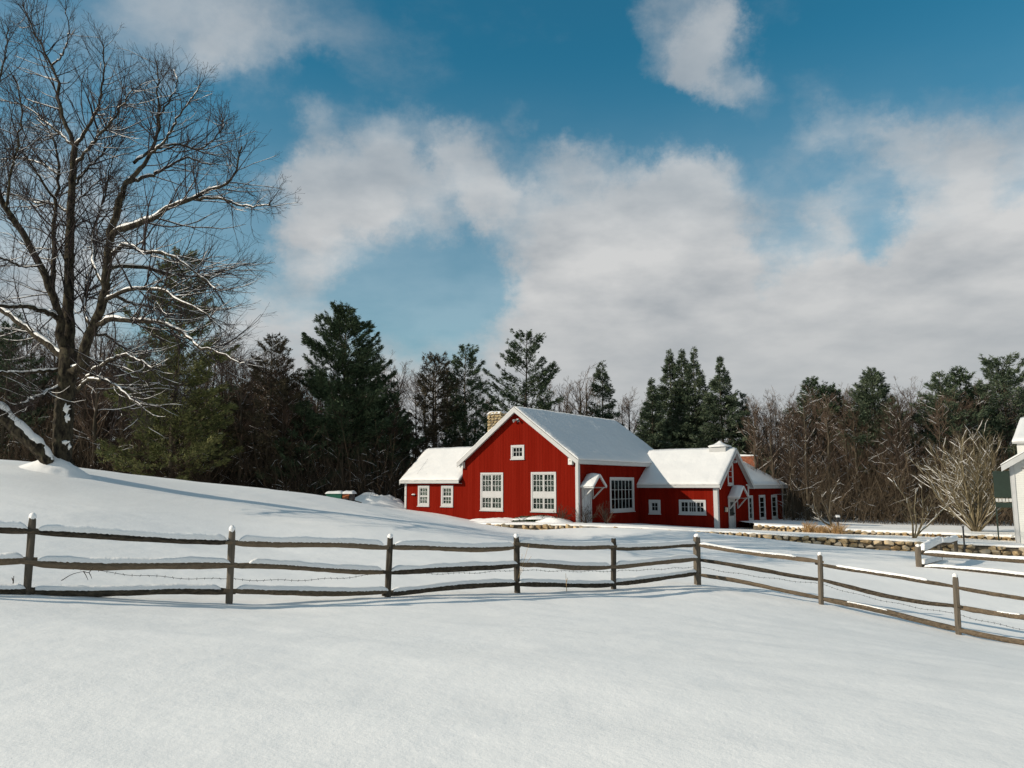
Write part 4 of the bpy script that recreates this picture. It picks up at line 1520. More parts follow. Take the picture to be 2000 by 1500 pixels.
for n, (pl, ra, rb, d0, d1) in enumerate(LIMBS):
    m_ = len(pl)
    if n > 0:
        d1 = float(np.clip(d1 * 2.6, -5.0, 5.0))
        q = np.array(SAMP)
        d0 = float(q[np.argmin(np.hypot(q[:, 0] - pl[0][0], q[:, 1] - pl[0][1])), 2])
    for i in range(m_ - 1):
        for t in (0.0, 0.2, 0.4, 0.6, 0.8, 1.0):
            SAMP.append((pl[i][0] + (pl[i + 1][0] - pl[i][0]) * t, pl[i][1] + (pl[i + 1][1] - pl[i][1]) * t, d0 + (d1 - d0) * (i + t) / (m_ - 1)))
    pts = [at(x, y, TD + d0 + (d1 - d0) * i / (m_ - 1)) - BO for i, (x, y) in enumerate(pl)]
    P = resample(pts, K)
    if n > 0:
        P[1:] += rng.normal(size=(K - 1, 3)) * 0.022
    R = np.linspace(ra, rb, K) * MPP * (0.78 if n > 0 else 0.90)
    if n == 0:
        R[:5] *= np.array([1.75, 1.35, 1.12, 1.04, 1.0])
    limbP.append(P)
    limbR.append(R)
    trunk_parts.append(tubes(P[None], R[None], 14 if ra > 8 else 9, 0.10))
    if n > 0:
        s_ = snow_on(P[None], R[None], 0.88 if ra > 3.5 else 1.0, 0.62, 0.94, 0.024, 6)
        if s_ is not None:
            snow_parts.append(s_)
V, F = join(trunk_parts)
link('trunk', fast_mesh('trunk', V, F, M['bark'], True), big)
LP, LR = np.array(limbP[1:]), np.array(limbR[1:])
Ll = np.linalg.norm(np.diff(LP, axis=1), axis=2).sum(1)
cnt = np.maximum(4, (Ll / 0.19).astype(int))
A1, A1r, A1l = sprout(LP, LR, cnt, 0.22, 1.0, (25, 62), np.clip(Ll * 0.46, 1.0, 2.9), 0.010, 0.06, 0.13, 8, 0.25, 0.008)
tipn = 5
A1b, A1br, A1bl = sprout(LP, LR, tipn, 0.9, 1.0, (8, 40), 1.9, 0.011, 0.04, 0.12, 8, 0.25, 0.008)
A1, A1r, A1l = np.concatenate([A1, A1b]), np.concatenate([A1r, A1br]), np.concatenate([A1l, A1bl])
A2, A2r, A2l = sprout(A1, A1r, 6, 0.12, 1.0, (22, 55), A1l * 0.52, 0.009, 0.05, 0.13, 6, 0.4, 0.0056)
A3, A3r, A3l = sprout(A2, A2r, 2, 0.3, 1.0, (20, 50), A2l * 0.55, 0.008, 0.05, 0.12, 4, 0.5, 0.0042)
V, F = join([tubes(A1, A1r, 4), tubes(A2, A2r, 3), tubes(A3, A3r, 3)])
link('crown', fast_mesh('crown', V, F, M['twig']), big)
thick = A1r[:, 0] > 0.012
s_ = snow_on(A1[thick], A1r[thick], 0.85, 0.5, 0.7, 0.012, 4)
if s_ is not None:
    snow_parts.append(s_)
V, F = join(snow_parts)
tag(link('snow_cover', fast_mesh('snow_cover', V, F, M['branch_snow'], True), big), kind='stuff')
# snow plastered on the lee side of the trunk
for (x, y, w, h) in ((127, 798, 10, 15), (129, 816, 7, 11), (125, 864, 12, 7), (134, 872, 4, 8)):
    c = at(x, y, TD - 0.31) - BO
    rows, ns = [], 22
    rows.append(tuple(c + np.array([0, -0.035, 0])))
    for rr_ in (0.55, 1.0):
        for i in range(ns):
            a = 2 * math.pi * i / ns
            k = rr_ * random.uniform(0.5, 1.2)
            dx = w * MPP * k * math.cos(a) * 0.8
            rows.append(tuple(c + np.array([dx, -0.03 + 0.10 * rr_ ** 2 + 0.9 * dx * dx, h * MPP * k * math.sin(a) * 0.8])))
    F = [[0, 1 + i, 1 + (i + 1) % ns] for i in range(ns)]
    F += [[1 + i, 1 + ns + i, 1 + ns + (i + 1) % ns] for i in range(ns)] + [[1 + i, 1 + ns + (i + 1) % ns, 1 + (i + 1) % ns] for i in range(ns)]
    link('snow_patch', fast_mesh('snow_patch', rows, F, M['branch_snow'], True), big)

# broken limb leaning on the trunk foot
pts = [at(x, y, D) for x, y, D in ((-110, 690, 26.6), (-50, 765, 26.8), (0, 806, 27.0), (34, 840, 27.2), (68, 870, 27.3), (88, 893, 27.4), (97, 908, 27.4))]
bl = empty('broken_limb', pts[-1], 'thick broken limb with a snow ridge leaning into the foot of the big bare tree', 'limb')
P = resample([p - pts[-1] for p in pts], 30)
R = np.linspace(11, 13, 30) * MPP * (1 + 0.08 * np.sin(np.arange(30) * 1.3))
R[-1] *= 0.7
v, f = tubes(P[None], R[None], 12, 0.12)
me = bpy.data.meshes.new('trunk')
me.from_pydata(v.tolist(), [], f.tolist() + [[29 * 12 + i for i in range(12)]])
me.materials.append(M['bark'])
link('limb_wood', me, bl)
Q = P.copy()
Q[:, 2] += R * 0.75
Rs = R * 0.80 * (1 + 0.06 * rng.normal(size=30))
v, f = tubes(Q[None], Rs[None], 8, 0.05)
link('snow_cover', fast_mesh('snow_cover', v, f, M['branch_snow'], True), bl)
# snow heaped round the trunk foot
def mound(name, cx, cy, rx, ry, h, label=None, m='snow', seed=0.0, n=26, zf=field_z, pw=1.6):
    rows = []
    for j in range(n + 1):
        for i in range(n + 1):
            u, v = i / n * 2 - 1, j / n * 2 - 1
            x, y = cx + rx * u, cy + ry * v
            rows.append([x, y, u, v])
    rows = np.array(rows)
    if zf is field_z:
        z = field_tps(rows[:, 0], rows[:, 1])
    else:
        z = np.array([zf(a, b) for a, b in rows[:, :2]])
    rr_ = np.hypot(rows[:, 2], rows[:, 3])
    k = np.clip(1 - rr_, 0, 1) ** pw * (3 - 2 * np.clip(1 - rr_, 0, 1)) / 1.0
    nzv = np.array([fbm(a, b, 1.4, 3, seed) for a, b in rows[:, :2]])
    z = z - 0.10 + (h + 0.10) * np.clip(k, 0, 1) * (1 + 0.30 * nzv)
    return tag(link(name, fast_mesh(name, np.stack([rows[:, 0], rows[:, 1], z], 1), grid_faces(n + 1, n + 1), M[m], True)), label, kind='structure')


mound('snow_drift', tree_base[0] - 0.10, tree_base[1] - 0.25, 1.9, 1.3, 0.62, seed=2.0, pw=2.6, n=40)

# ------------------------------------------------------------------ woods
def blades(C, D, n, ln, wd, spread, upb=0.0):
    """n thin triangular needle sprays at each centre C pointing roughly along D"""
    N = len(C)
    idx = np.repeat(np.arange(N), n)
    d = D[idx] + spread * rng.normal(size=(N * n, 3))
    d[:, 2] += upb
    d /= np.linalg.norm(d, axis=1, keepdims=True) + 1e-9
    w = np.cross(d, rng.normal(size=d.shape))
    w /= np.linalg.norm(w, axis=1, keepdims=True) + 1e-9
    L = ln * rng.uniform(0.6, 1.3, (N * n, 1))
    Wd = wd * rng.uniform(0.6, 1.3, (N * n, 1))
    o = C[idx] + 0.05 * rng.normal(size=d.shape)
    V = np.stack([o - d * L * 0.3, o + w * Wd + d * L * 0.25, o + d * L, o - w * Wd + d * L * 0.25], 1).reshape(-1, 3)
    F = np.arange(N * n * 4).reshape(-1, 4)
    return V, F


def conifer(name, label, px, top, D, halfw, style='pine', mt='pine', seed=1, crown=0.15, dens=1.0, snow=0.0, base_z=None, shape=0.85, group=None, tufts=26):
    global rng
    keep = rng
    rng = np.random.RandomState(seed)
    x = at(px, 900, D)[0]
    zt = at(px, top, D)[2]
    bz = field_z(x, D) - 0.4 if base_z is None else base_z
    H = zt - bz
    Wm = halfw * D / 1500.0
    root = empty(name, (x, D, bz), label, 'tree', group)
    tz = np.linspace(0, H, 12)
    P = np.stack([0.06 * np.sin(tz * 0.5 + seed), 0.05 * np.cos(tz * 0.4), tz], 1)
    R = np.linspace(0.011 * H + 0.05, 0.015, 12)
    v, f = tubes(P[None], R[None], 8, 0.06)
    link('trunk', fast_mesh('trunk', v, f, M['wood_bark'], True), root)
    nb = int(H * 9 * dens)
    if style == 'pine':
        # whorls, a few long irregular limbs
        wh = np.linspace(crown, 0.985, int(H * 1.25))
        t = np.repeat(wh, max(4, int(nb / len(wh))))
        t = np.clip(t + rng.normal(size=len(t)) * 0.008, crown, 0.99)
    else:
        t = crown + (0.99 - crown) * rng.uniform(0, 1, int(nb * 1.5)) ** 0.9
    N = len(t)
    az = rng.uniform(0, 2 * math.pi, N)
    rel = (1 - t) / (1 - crown)
    lump = np.array([0.5 + 0.9 * abs(mnoise.noise(Vector((math.cos(a) * 1.1 + seed, math.sin(a) * 1.1, tt * H * 0.55)))) for a, tt in zip(az, t)])
    prof = rel ** shape
    low = np.clip((t - crown) / 0.10, 0.35, 1.0)
    L = Wm * prof * low * (rng.uniform(0.6, 1.05, N) if style != 'pine' else np.clip(0.22 + 0.8 * lump + rng.uniform(-0.15, 0.2, N), 0.45, 1.15)) + 0.12
    K = 6
    s = np.linspace(0, 1, K)[None, :]
    if style == 'pine':
        el0 = np.radians(rng.uniform(-4, 22, N))[:, None] + 0.5 * (t ** 3)[:, None]
        zz = np.tan(el0) * s * L[:, None] + 0.20 * L[:, None] * s ** 2.5
    else:
        el0 = np.radians(rng.uniform(-22, 4, N))[:, None] + 0.55 * (t ** 3)[:, None]
        zz = np.tan(el0) * s * L[:, None] + 0.12 * L[:, None] * s ** 2.5
    B = np.stack([np.cos(az)[:, None] * s * L[:, None], np.sin(az)[:, None] * s * L[:, None], (t * H)[:, None] + zz], -1)
    B[:, :, :2] += rng.normal(size=(N, K, 2)) * 0.03 * s[..., None]
    BR = np.clip(0.006 + 0.010 * L, 0.01, 0.05)[:, None] * np.linspace(1, 0.35, K)[None]
    v, f = tubes(B, BR, 3)
    link('branches', fast_mesh('branches', v, f, M['wood_bark']), root).name = 'limb_whorls'
    # needle sprays
    nt_ = np.maximum(3, (L * tufts * (0.55 if style == 'pine' else 0.75)).astype(int))
    idx = np.repeat(np.arange(N), nt_)
    q = rng.uniform(0, 1, len(idx)) ** (0.55 if style == 'pine' else 0.75)
    q = 0.18 + 0.84 * q
    f_ = np.clip(q, 0, 0.999) * (K - 1)
    i0 = f_.astype(int)
    w = (f_ - i0)[:, None]
    c = B[idx, i0] * (1 - w) + B[idx, np.minimum(i0 + 1, K - 1)] * w
    dv = np.stack([np.cos(az), np.sin(az), 0.25 * np.ones(N)], 1)[idx]
    side = np.stack([-np.sin(az), np.cos(az), np.zeros(N)], 1)[idx]
    lat = rng.normal(size=(len(idx), 1)) * (0.20 * L[idx, None] * (1.15 - q[:, None]) + 0.07)
    c = c + side * lat + np.array([0, 0, 1]) * rng.normal(size=(len(idx), 1)) * (0.09 if style == 'pine' else 0.11)
    dv = dv + side * np.sign(lat) * 0.5
    dv /= np.linalg.norm(dv, axis=1, keepdims=True)
    v, f = blades(c, dv, 6, 0.24 if style == 'pine' else 0.21, 0.030, 0.42, 0.22 if style == 'pine' else 0.0)
    link('foliage', fast_mesh('foliage', v, f, M[mt]), root)['kind'] = 'stuff'
    if snow > 0:
        pick = rng.uniform(size=len(c)) < snow
        cs = c[pick] + np.array([0, 0, 0.06])
        dd_ = dv[pick].copy()
        dd_[:, 2] *= 0.3
        n_ = len(cs)
        wv = np.cross(dd_, np.array([0, 0, 1.0])) + 0.25 * rng.normal(size=(n_, 3))
        wv /= np.linalg.norm(wv, axis=1, keepdims=True)
        ln, wd = 0.17 * rng.uniform(0.5, 1.2, (n_, 1)), 0.045 * rng.uniform(0.6, 1.3, (n_, 1))
        v = np.stack([cs - dd_ * ln, cs + wv * wd, cs + dd_ * ln, cs - wv * wd], 1).reshape(-1, 3)
        link('snow_dusting', fast_mesh('snow_dusting', v, np.arange(n_ * 4).reshape(-1, 4), M['branch_snow']), root)['kind'] = 'stuff'
    rng = keep
    return root


conifer('pine_tree', 'tall ragged pine right behind the big bare tree', 335, 498, 54, 150, 'pine', 'pine_olive', 21, 0.0, 1.25, 0.03, shape=0.60, tufts=32)
conifer('pine_tree', 'broad round-topped pine rising over the left wood', 668, 612, 60, 128, 'pine', 'pine', 22, 0.22, 1.5, 0.03, shape=0.55, tufts=46)
conifer('pine_tree', 'brownish pine with thin top, second tall evergreen from the big bare tree', 522, 668, 58, 120, 'pine', 'pine_brown', 23, 0.1, 1.0, 0.02, shape=0.6)
conifer('pine_tree', 'slender dark pine left of the stone chimney', 908, 680, 66, 88, 'pine', 'pine', 24, 0.1, 1.15, 0.03, shape=0.6, tufts=30)
conifer('pine_tree', 'open layered pine rising behind the peak of the red gable', 1028, 653, 74, 128, 'pine', 'pine', 25, 0.12, 1.05, 0.03, shape=0.62, tufts=30)
conifer('spruce_tree', 'narrow pointed spruce behind the middle of the main roof', 1178, 706, 78, 84, 'spruce', 'spruce', 26, 0.1, 0.9, 0.05, shape=0.9)
conifer('spruce_tree', 'leftmost of the dense spruces crowded behind the right wing, with the lowest top', 1276, 738, 70, 118, 'spruce', 'spruce', 33, 0.02, 1.4, 0.16, shape=1.3, tufts=28)
conifer('spruce_tree', 'left of three equal spruce tops crowded behind the right wing', 1313, 684, 73, 165, 'spruce', 'spruce', 27, 0.02, 1.3, 0.16, shape=1.3, tufts=28)
conifer('spruce_tree', 'middle of three equal spruce tops crowded behind the right wing', 1338, 680, 72, 150, 'spruce', 'spruce', 28, 0.02, 1.2, 0.16, shape=1.3, tufts=28)
conifer('spruce_tree', 'right of three equal spruce tops crowded behind the right wing', 1362, 678, 71, 160, 'spruce', 'spruce', 29, 0.02, 1.2, 0.16, shape=1.3, tufts=28)
conifer('spruce_tree', 'single greyish spruce right of the three crowded spruce tops', 1413, 696, 69, 165, 'spruce', 'spruce', 30, 0.02, 1.4, 0.18, shape=1.25, tufts=28)
conifer('pine_tree', 'brown thin-crowned evergreen beside the slender dark pine', 846, 702, 64, 80, 'pine', 'pine_brown', 31, 0.2, 1.0, 0.02, shape=0.5)
conifer('pine_tree', 'small dark pine on the right shoulder of the round-topped pine', 752, 738, 62, 85, 'pine', 'pine', 32, 0.1, 1.0, 0.02, shape=0.6)
conifer('pine_tree', 'left pine of the pair rising over the right wood', 1592, 742, 74, 85, 'pine', 'pine', 34, 0.45, 1.3, 0.08, shape=0.85, base_z=-1.8)
conifer('pine_tree', 'right dark pine of the pair rising over the right wood', 1632, 755, 76, 62, 'pine', 'pine', 35, 0.5, 1.2, 0.04, shape=0.85, base_z=-1.8)
conifer('pine_tree', 'full bushy pine standing alone in the middle of the right wood', 1714, 724, 66, 105, 'pine', 'spruce', 36, 0.34, 1.5, 0.10, shape=0.85, base_z=-1.8, tufts=34)
conifer('pine_tree', 'left of the twin-topped pines above the fan-shaped shrub', 1848, 732, 64, 100, 'pine', 'spruce', 37, 0.4, 1.2, 0.08, shape=0.85, base_z=-1.8)
conifer('pine_tree', 'right of the twin-topped pines above the fan-shaped shrub', 1886, 720, 66, 95, 'pine', 'pine', 38, 0.4, 1.2, 0.06, shape=0.85, base_z=-1.8)
conifer('pine_tree', 'dense pine at the right edge above the white house', 1972, 712, 64, 110, 'pine', 'spruce', 39, 0.3, 1.3, 0.06, shape=0.5, base_z=-1.8, tufts=30)
conifer('pine_tree', 'dark evergreen at the left edge behind the hill', 2, 620, 57, 100, 'pine', 'pine', 40, 0.05, 1.1, 0.02, shape=0.6)
conifer('pine_tree', 'low dark evergreen behind the hill between the two tall left pines', 440, 760, 60, 100, 'pine', 'pine', 41, 0.03, 1.1, 0.03, shape=0.7)
conifer('pine_tree', 'low dark evergreen behind the green cart', 590, 790, 58, 85, 'pine', 'pine', 42, 0.03, 1.1, 0.02, shape=0.7)
conifer('pine_tree', 'low dark evergreen left of the small wing of the red house', 765, 800, 66, 85, 'pine', 'pine', 43, 0.03, 1.1, 0.02, shape=0.7)
conifer('spruce_tree', 'spruce on the right flank of the crowded spruces behind the brick chimney', 1456, 768, 70, 95, 'spruce', 'spruce', 44, 0.02, 1.3, 0.16, shape=1.3)


def bare_variant(seed, H, spread, kids, twmat, trunk_r, first=0.25, snow=True):
    global rng
    keep = rng
    rng = np.random.RandomState(seed)
    K = 14
    z = np.linspace(0, 1, K)
    P = np.stack([np.cumsum(rng.normal(size=K)) * 0.012 * H / 3, np.cumsum(rng.normal(size=K)) * 0.012 * H / 3, z * H], 1)[None]
    P[:, 0, :2] = 0
    R = (trunk_r * (1 - z) ** 0.8 + 0.012)[None]
    B1, B1r, B1l = sprout(P, R, kids, first, 0.98, (28, 58), spread * H, 0.012, 0.09, 0.10, 8, 0.25, 0.012)
    B2, B2r, B2l = sprout(B1, B1r, 7, 0.15, 1.0, (22, 52), B1l * 0.5, 0.010, 0.08, 0.12, 6, 0.4, 0.010)
    B3, B3r, B3l = sprout(B2, B2r, 6, 0.15, 1.0, (20, 50), B2l * 0.55, 0.009, 0.07, 0.12, 4, 0.5, 0.0075)
    v, f = tubes(P, R, 8, 0.08)
    me_t = fast_mesh('trunk', v, f, M['wood_bark'], True)
    v, f = join([tubes(B1, B1r, 4), tubes(B2, B2r, 3), tubes(B3, B3r, 3)])
    me_c = fast_mesh('crown', v, f, twmat)
    me_s = None
    if snow:
        pick = rng.uniform(size=len(B1)) < 0.7
        parts = [snow_on(B1[pick], B1r[pick], 0.85, 0.7, 0.86, 0.020, 3)]
        pick = rng.uniform(size=len(B2)) < 0.26
        parts.append(snow_on(B2[pick], B2r[pick], 0.85, 0.7, 0.8, 0.016, 3))
        parts = [p for p in parts if p is not None]
        if parts:
            v, f = join(parts)
            me_s = fast_mesh('snow_cover', v, f, M['branch_snow'])
    rng = keep
    return me_t, me_c, me_s


VAR = [bare_variant(600 + k, 10.0, 0.34 if k % 2 else 0.27, 30 + 4 * (k % 3), M['wood_twig'], 0.11 + 0.02 * (k % 3), 0.18 + 0.06 * (k % 4)) for k in range(8)]
TOPX = [-150, 0, 90, 200, 500, 600, 800, 850, 960, 1060, 1120, 1230, 1300, 1470, 1530, 1600, 1750, 1830, 2000, 2150]
TOPY = [640, 650, 655, 665, 690, 715, 725, 705, 775, 760, 738, 790, 800, 800, 785, 780, 780, 770, 760, 760]


def place_bare(px, D, top, var, label, group, base=None):
    x = at(px, 900, D)[0]
    bz = (field_z(x, D) - 0.3) if base is None else base
    zt = at(px, top, D)[2]
    k = max(zt - bz, 3.0) / 10.0
    r = empty('bare_tree', (x, D, bz), label, 'tree', group, random.uniform(0, 6.28))
    me_t, me_c, me_s = VAR[var]
    for nm, me in (('trunk', me_t), ('crown', me_c), ('snow_cover', me_s)):
        if me is None:
            continue
        o = link(nm, me, r)
        if nm == 'snow_cover':
            o['kind'] = 'stuff'
    r.scale = (k * random.uniform(0.9, 1.25), k * random.uniform(0.9, 1.25), k)
    return r


RANGES = [(130, 'left of the big bare tree, behind the hill'), (300, 'between the big bare tree and the tall ragged pine'), (480, 'around the tall ragged pine behind the hill'),
          (620, 'around the brownish thin-topped pine behind the hill'), (790, 'around the broad round-topped pine, left of the red house'),
          (960, 'behind the small left wing of the red house'), (1230, 'behind the main roof of the red house'), (1480, 'behind the right wing and the crowded spruces'),
          (1570, 'just right of the rear wing of the red house'), (1670, 'under the pair of pines in the right wood'), (1780, 'around the full bushy pine of the right wood'),
          (1900, 'behind the fan-shaped shrub'), (9999, 'at the right edge behind the white house')]


def lab(px):
    w = next(t for q, t in RANGES if px < q)
    return 'bare woodland tree ' + w, 'bare trees ' + w


for k in range(228):
    if k < 112:
        px = -120 + 900 * ((k * 0.618) % 1.0)
        D = random.uniform(55, 74) if px < 560 else random.uniform(60, 80)
        base = None
    elif k < 146:
        px = 800 + 680 * ((k * 0.618) % 1.0)
        D = random.uniform(76, 90)
        base = None
    else:
        px = 1470 + 640 * ((k * 0.618) % 1.0)
        D = random.uniform(60, 84)
        base = -1.8
    top = float(np.interp(px, TOPX, TOPY)) + abs(random.gauss(0, 1)) * (40 if px < 780 else 18) - 8
    if k % 3 == 0:
        top += random.uniform(20, 90) if px < 780 else random.uniform(10, 45)
    l_, g_ = lab(px)
    place_bare(px, D, top, k % 8, l_, g_, base)


def thicket(name, label, bands, mt, n, h0, h1, lean, rad, kids, snowfrac=0.0):
    P = []
    Hs = []
    tot = sum(b[4] for b in bands)
    for (x0, x1, D0, D1, wgt, bz) in bands:
        m_ = int(n * wgt / tot)
        px = rng.uniform(x0, x1, m_)
        D = rng.uniform(D0, D1, m_)
        X = (px - 1000) / 1500 * D
        Z = field_tps(X, D) - 0.2 if bz is None else np.full(m_, bz)
        H = rng.uniform(h0, h1, m_)
        d = rng.normal(size=(m_, 3)) * lean
        d[:, 2] = 1
        d /= np.linalg.norm(d, axis=1, keepdims=True)
        b = np.stack([X, D, Z], 1)
        mid = b + d * H[:, None] * 0.5 + rng.normal(size=(m_, 3)) * 0.08
        d2 = d + rng.normal(size=(m_, 3)) * 0.22
        P.append(np.stack([b, mid, mid + d2 * H[:, None] * 0.5], 1))
        Hs.append(H)
    P = np.concatenate(P)
    H = np.concatenate(Hs)
    R = (rad * rng.uniform(0.5, 1.4, len(P)))[:, None] * np.array([1.0, 0.75, 0.4])[None]
    Q, QR, QL = sprout(P, R, kids, 0.15, 1.0, (25, 65), H * 0.35, 0.012, 0.02, 0.2, 4, 0.5, 0.008)
    V, F = join([tubes(P, R, 3), tubes(Q, QR, 3)])
    o = tag(link(name, fast_mesh(name, V, F, M[mt])), label, 'undergrowth', kind='stuff')
    if snowfrac:
        pick = rng.uniform(size=len(Q)) < snowfrac
        s2 = snow_on(Q[pick], QR[pick], 0.8, 0.7, 0.85, 0.012, 3)
        if s2 is not None:
            so = link('snow_cover', fast_mesh('snow_cover', s2[0], s2[1], M['branch_snow']), o)
            so['kind'] = 'stuff'
    return o


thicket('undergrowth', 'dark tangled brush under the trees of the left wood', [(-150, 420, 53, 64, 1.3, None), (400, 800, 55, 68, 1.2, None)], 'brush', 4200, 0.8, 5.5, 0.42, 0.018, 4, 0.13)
thicket('undergrowth', 'sunlit brown brush under the trees of the right wood', [(1520, 2100, 58, 74, 1.0, -1.5), (780, 1520, 68, 80, 0.4, -1.2)], 'sunlit_brush', 4200, 0.8, 7.0, 0.36, 0.017, 4, 0.12)


# the inside of the wood, a dark mass of evergreen and twigs behind the first trees
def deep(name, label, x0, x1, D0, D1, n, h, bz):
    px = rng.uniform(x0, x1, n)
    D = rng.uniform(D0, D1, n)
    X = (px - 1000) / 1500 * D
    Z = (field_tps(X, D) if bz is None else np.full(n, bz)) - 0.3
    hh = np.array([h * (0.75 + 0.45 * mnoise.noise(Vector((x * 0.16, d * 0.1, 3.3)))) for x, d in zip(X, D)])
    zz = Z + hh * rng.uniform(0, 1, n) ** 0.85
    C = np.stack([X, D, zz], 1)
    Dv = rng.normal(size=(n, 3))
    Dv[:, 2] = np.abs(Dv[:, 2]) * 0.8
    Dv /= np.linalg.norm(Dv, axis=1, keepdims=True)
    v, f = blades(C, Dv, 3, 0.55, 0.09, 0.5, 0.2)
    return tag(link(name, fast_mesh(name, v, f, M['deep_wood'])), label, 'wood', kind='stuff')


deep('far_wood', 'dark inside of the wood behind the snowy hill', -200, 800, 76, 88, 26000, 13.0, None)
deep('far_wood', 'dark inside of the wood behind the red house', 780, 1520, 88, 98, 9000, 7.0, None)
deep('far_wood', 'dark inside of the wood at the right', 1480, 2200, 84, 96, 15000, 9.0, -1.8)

# ------------------------------------------------------------------ shrubs and small trees in the yard
def multi_stem(name, label, cat, base, n, H, lean, r, mt, seed, kids=(10, 5), snow=0.6, spread_dir=None, rm=0.008):
    global rng
    keep = rng
    rng = np.random.RandomState(seed)
    root = empty(name, base, label, cat)
    K = 9
    az = rng.uniform(0, 2 * math.pi, n)
    el = np.radians(rng.uniform(lean[0], lean[1], n))
    d = np.stack([np.cos(az) * np.cos(el), np.sin(az) * np.cos(el), np.sin(el)], 1)
    P = np.zeros((n, K, 3))
    P[:, 0] = d * np.array([0.18, 0.18, 0.0]) * H * 0.15
    L = H * rng.uniform(0.6, 1.05, n)
    for k in range(1, K):
        d = d + rng.normal(size=(n, 3)) * 0.13
        d[:, 2] += 0.04
        d /= np.linalg.norm(d, axis=1, keepdims=True)
        P[:, k] = P[:, k - 1] + d * (L / (K - 1))[:, None]
    R = (r * rng.uniform(0.6, 1.3, n))[:, None] * np.linspace(1, 0.3, K)[None]
    B1, B1r, B1l = sprout(P, R, kids[0], 0.25, 1.0, (20, 48), L * 0.32, 0.012, 0.05, 0.12, 6, 0.35, rm)
    B2, B2r, B2l = sprout(B1, B1r, kids[1], 0.2, 1.0, (20, 48), B1l * 0.5, 0.012, 0.05, 0.12, 4, 0.5, rm * 0.8)
    v, f = tubes(P, R, 7, 0.08)
    link('stem_clump', fast_mesh('stem_clump', v, f, M[mt], True), root)['kind'] = 'stuff'
    v, f = join([tubes(B1, B1r, 4), tubes(B2, B2r, 3)])
    link('twig_crown', fast_mesh('twig_crown', v, f, M[mt]), root)['kind'] = 'stuff'
    if snow:
        parts = [snow_on(P, R, snow, 0.7, 1.02, 0.014, 4)]
        pick = rng.uniform(size=len(B1)) < 0.7
        parts.append(snow_on(B1[pick], B1r[pick], 1.0, 0.8, 1.0, 0.017, 3))
        parts = [p for p in parts if p is not None]
        if parts:
            v, f = join(parts)
            link('snow_cover', fast_mesh('snow_cover', v, f, M['branch_snow']), root)['kind'] = 'stuff'
    rng = keep
    return root


def up_z(x, y):
    return float(upper_tps(np.array([x]), np.array([y]))[0])


b = at(1906, 1036, 47)
multi_stem('fan_shrub', 'big fan-shaped multi-stemmed bare shrub with snowy tan stems beside the white house', 'shrub', (b[0], 47, up_z(b[0], 47) - 0.1), 44, 6.2, (46, 90), 0.045, 'shrub_bark', 71, (14, 6), 0.8)
b = at(1626, 1030, 49.5)
multi_stem('apple_tree', 'small bare tree with forked snowy trunk behind the dried grasses', 'tree', (b[0], 49.5, up_z(b[0], 49.5) - 0.1), 4, 3.3, (35, 75), 0.06, 'wood_bark', 73, (12, 6), 0.7)
b = at(1783, 1050, 41.5)
multi_stem('leaning_shrub', 'leaning bare shrub with two snow-plastered stems between the two stone walls', 'shrub', (b[0], 41.5, terrace_z(b[0], 41.5) - 0.1), 5, 3.3, (40, 78), 0.06, 'shrub_bark', 78, (8, 5), 0.9)
b = HC + np.array([0, 0, 0])


def hpt(x, y, z=0.0):
    return (HC[0] + x * math.cos(ANG) - y * math.sin(ANG), HC[1] + x * math.sin(ANG) + y * math.cos(ANG), HC[2] + z)


for k, (x, y, H, n, lb) in enumerate(((-0.7, -0.75, 1.15, 30, 'bare twiggy shrub in front of the corner of the red gable'),
                                      (0.55, -0.15, 1.3, 28, 'bare twiggy shrub in front of the pale grey door'),
                                      (1.0, 1.5, 1.35, 30, 'reddish bare shrub right of the pale grey door'))):
    p = hpt(x, y)
    multi_stem('bare_shrub', lb, 'shrub', (p[0], p[1], terrace_z(p[0], p[1]) - 0.05), n, H, (38, 88), 0.011, 'brush' if k < 2 else 'wood_twig', 81 + k, (6, 3), 0.0, rm=0.006)

# clipped evergreen bushes under rounded snow against the gable
for k, (x, y, rx, h, lb) in enumerate(((-3.2, -0.95, 0.75, 0.30, 'small dark clipped bush under snow, left of the two by the gable'), (-2.0, -0.95, 0.95, 0.38, 'larger dark clipped bush under a snow pillow in front of the right tall window'))):
    p = hpt(x, y)
    z0 = terrace_z(p[0], p[1]) - 0.05
    root = empty('clipped_bush', (p[0], p[1], z0), lb, 'bush')
    m_ = 1600
    u = rng.normal(size=(m_, 3))
    u /= np.linalg.norm(u, axis=1, keepdims=True)
    u[:, 2] = np.abs(u[:, 2])
    C = u * np.array([rx, 0.5, h]) * rng.uniform(0.75, 1.0, (m_, 1))
    v, f = blades(C, u, 3, 0.09, 0.018, 0.6)
    link('foliage', fast_mesh('foliage', v, f, M['pine']), root)['kind'] = 'stuff'
    rows = []
    n = 18
    for j in range(8):
        for i in range(n):
            a = 2 * math.pi * i / n
            q = 1.02 * math.cos(j / 7 * math.pi / 2)
            rows.append((rx * q * math.cos(a), 0.5 * q * math.sin(a), h * (0.55 + 0.03 * math.sin(3 * a + k)) + (h * 0.55) * math.sin(j / 7 * math.pi / 2)))
    F = [[j * n + i, j * n + (i + 1) % n, (j + 1) * n + (i + 1) % n, (j + 1) * n + i] for j in range(7) for i in range(n)]
    link('snow_cover', fast_mesh('snow_cover', rows, F, M['roof_snow'], True), root)
p = hpt(-5.4, -0.9)
mound('snow_bank', p[0], p[1], 2.4, 1.3, 0.20, seed=7.0, zf=terrace_z, pw=1.0)
p = hpt(-1.2, -0.8)
mound('snow_bank', p[0], p[1], 1.3, 0.8, 0.24, seed=9.0, zf=terrace_z, pw=1.0)

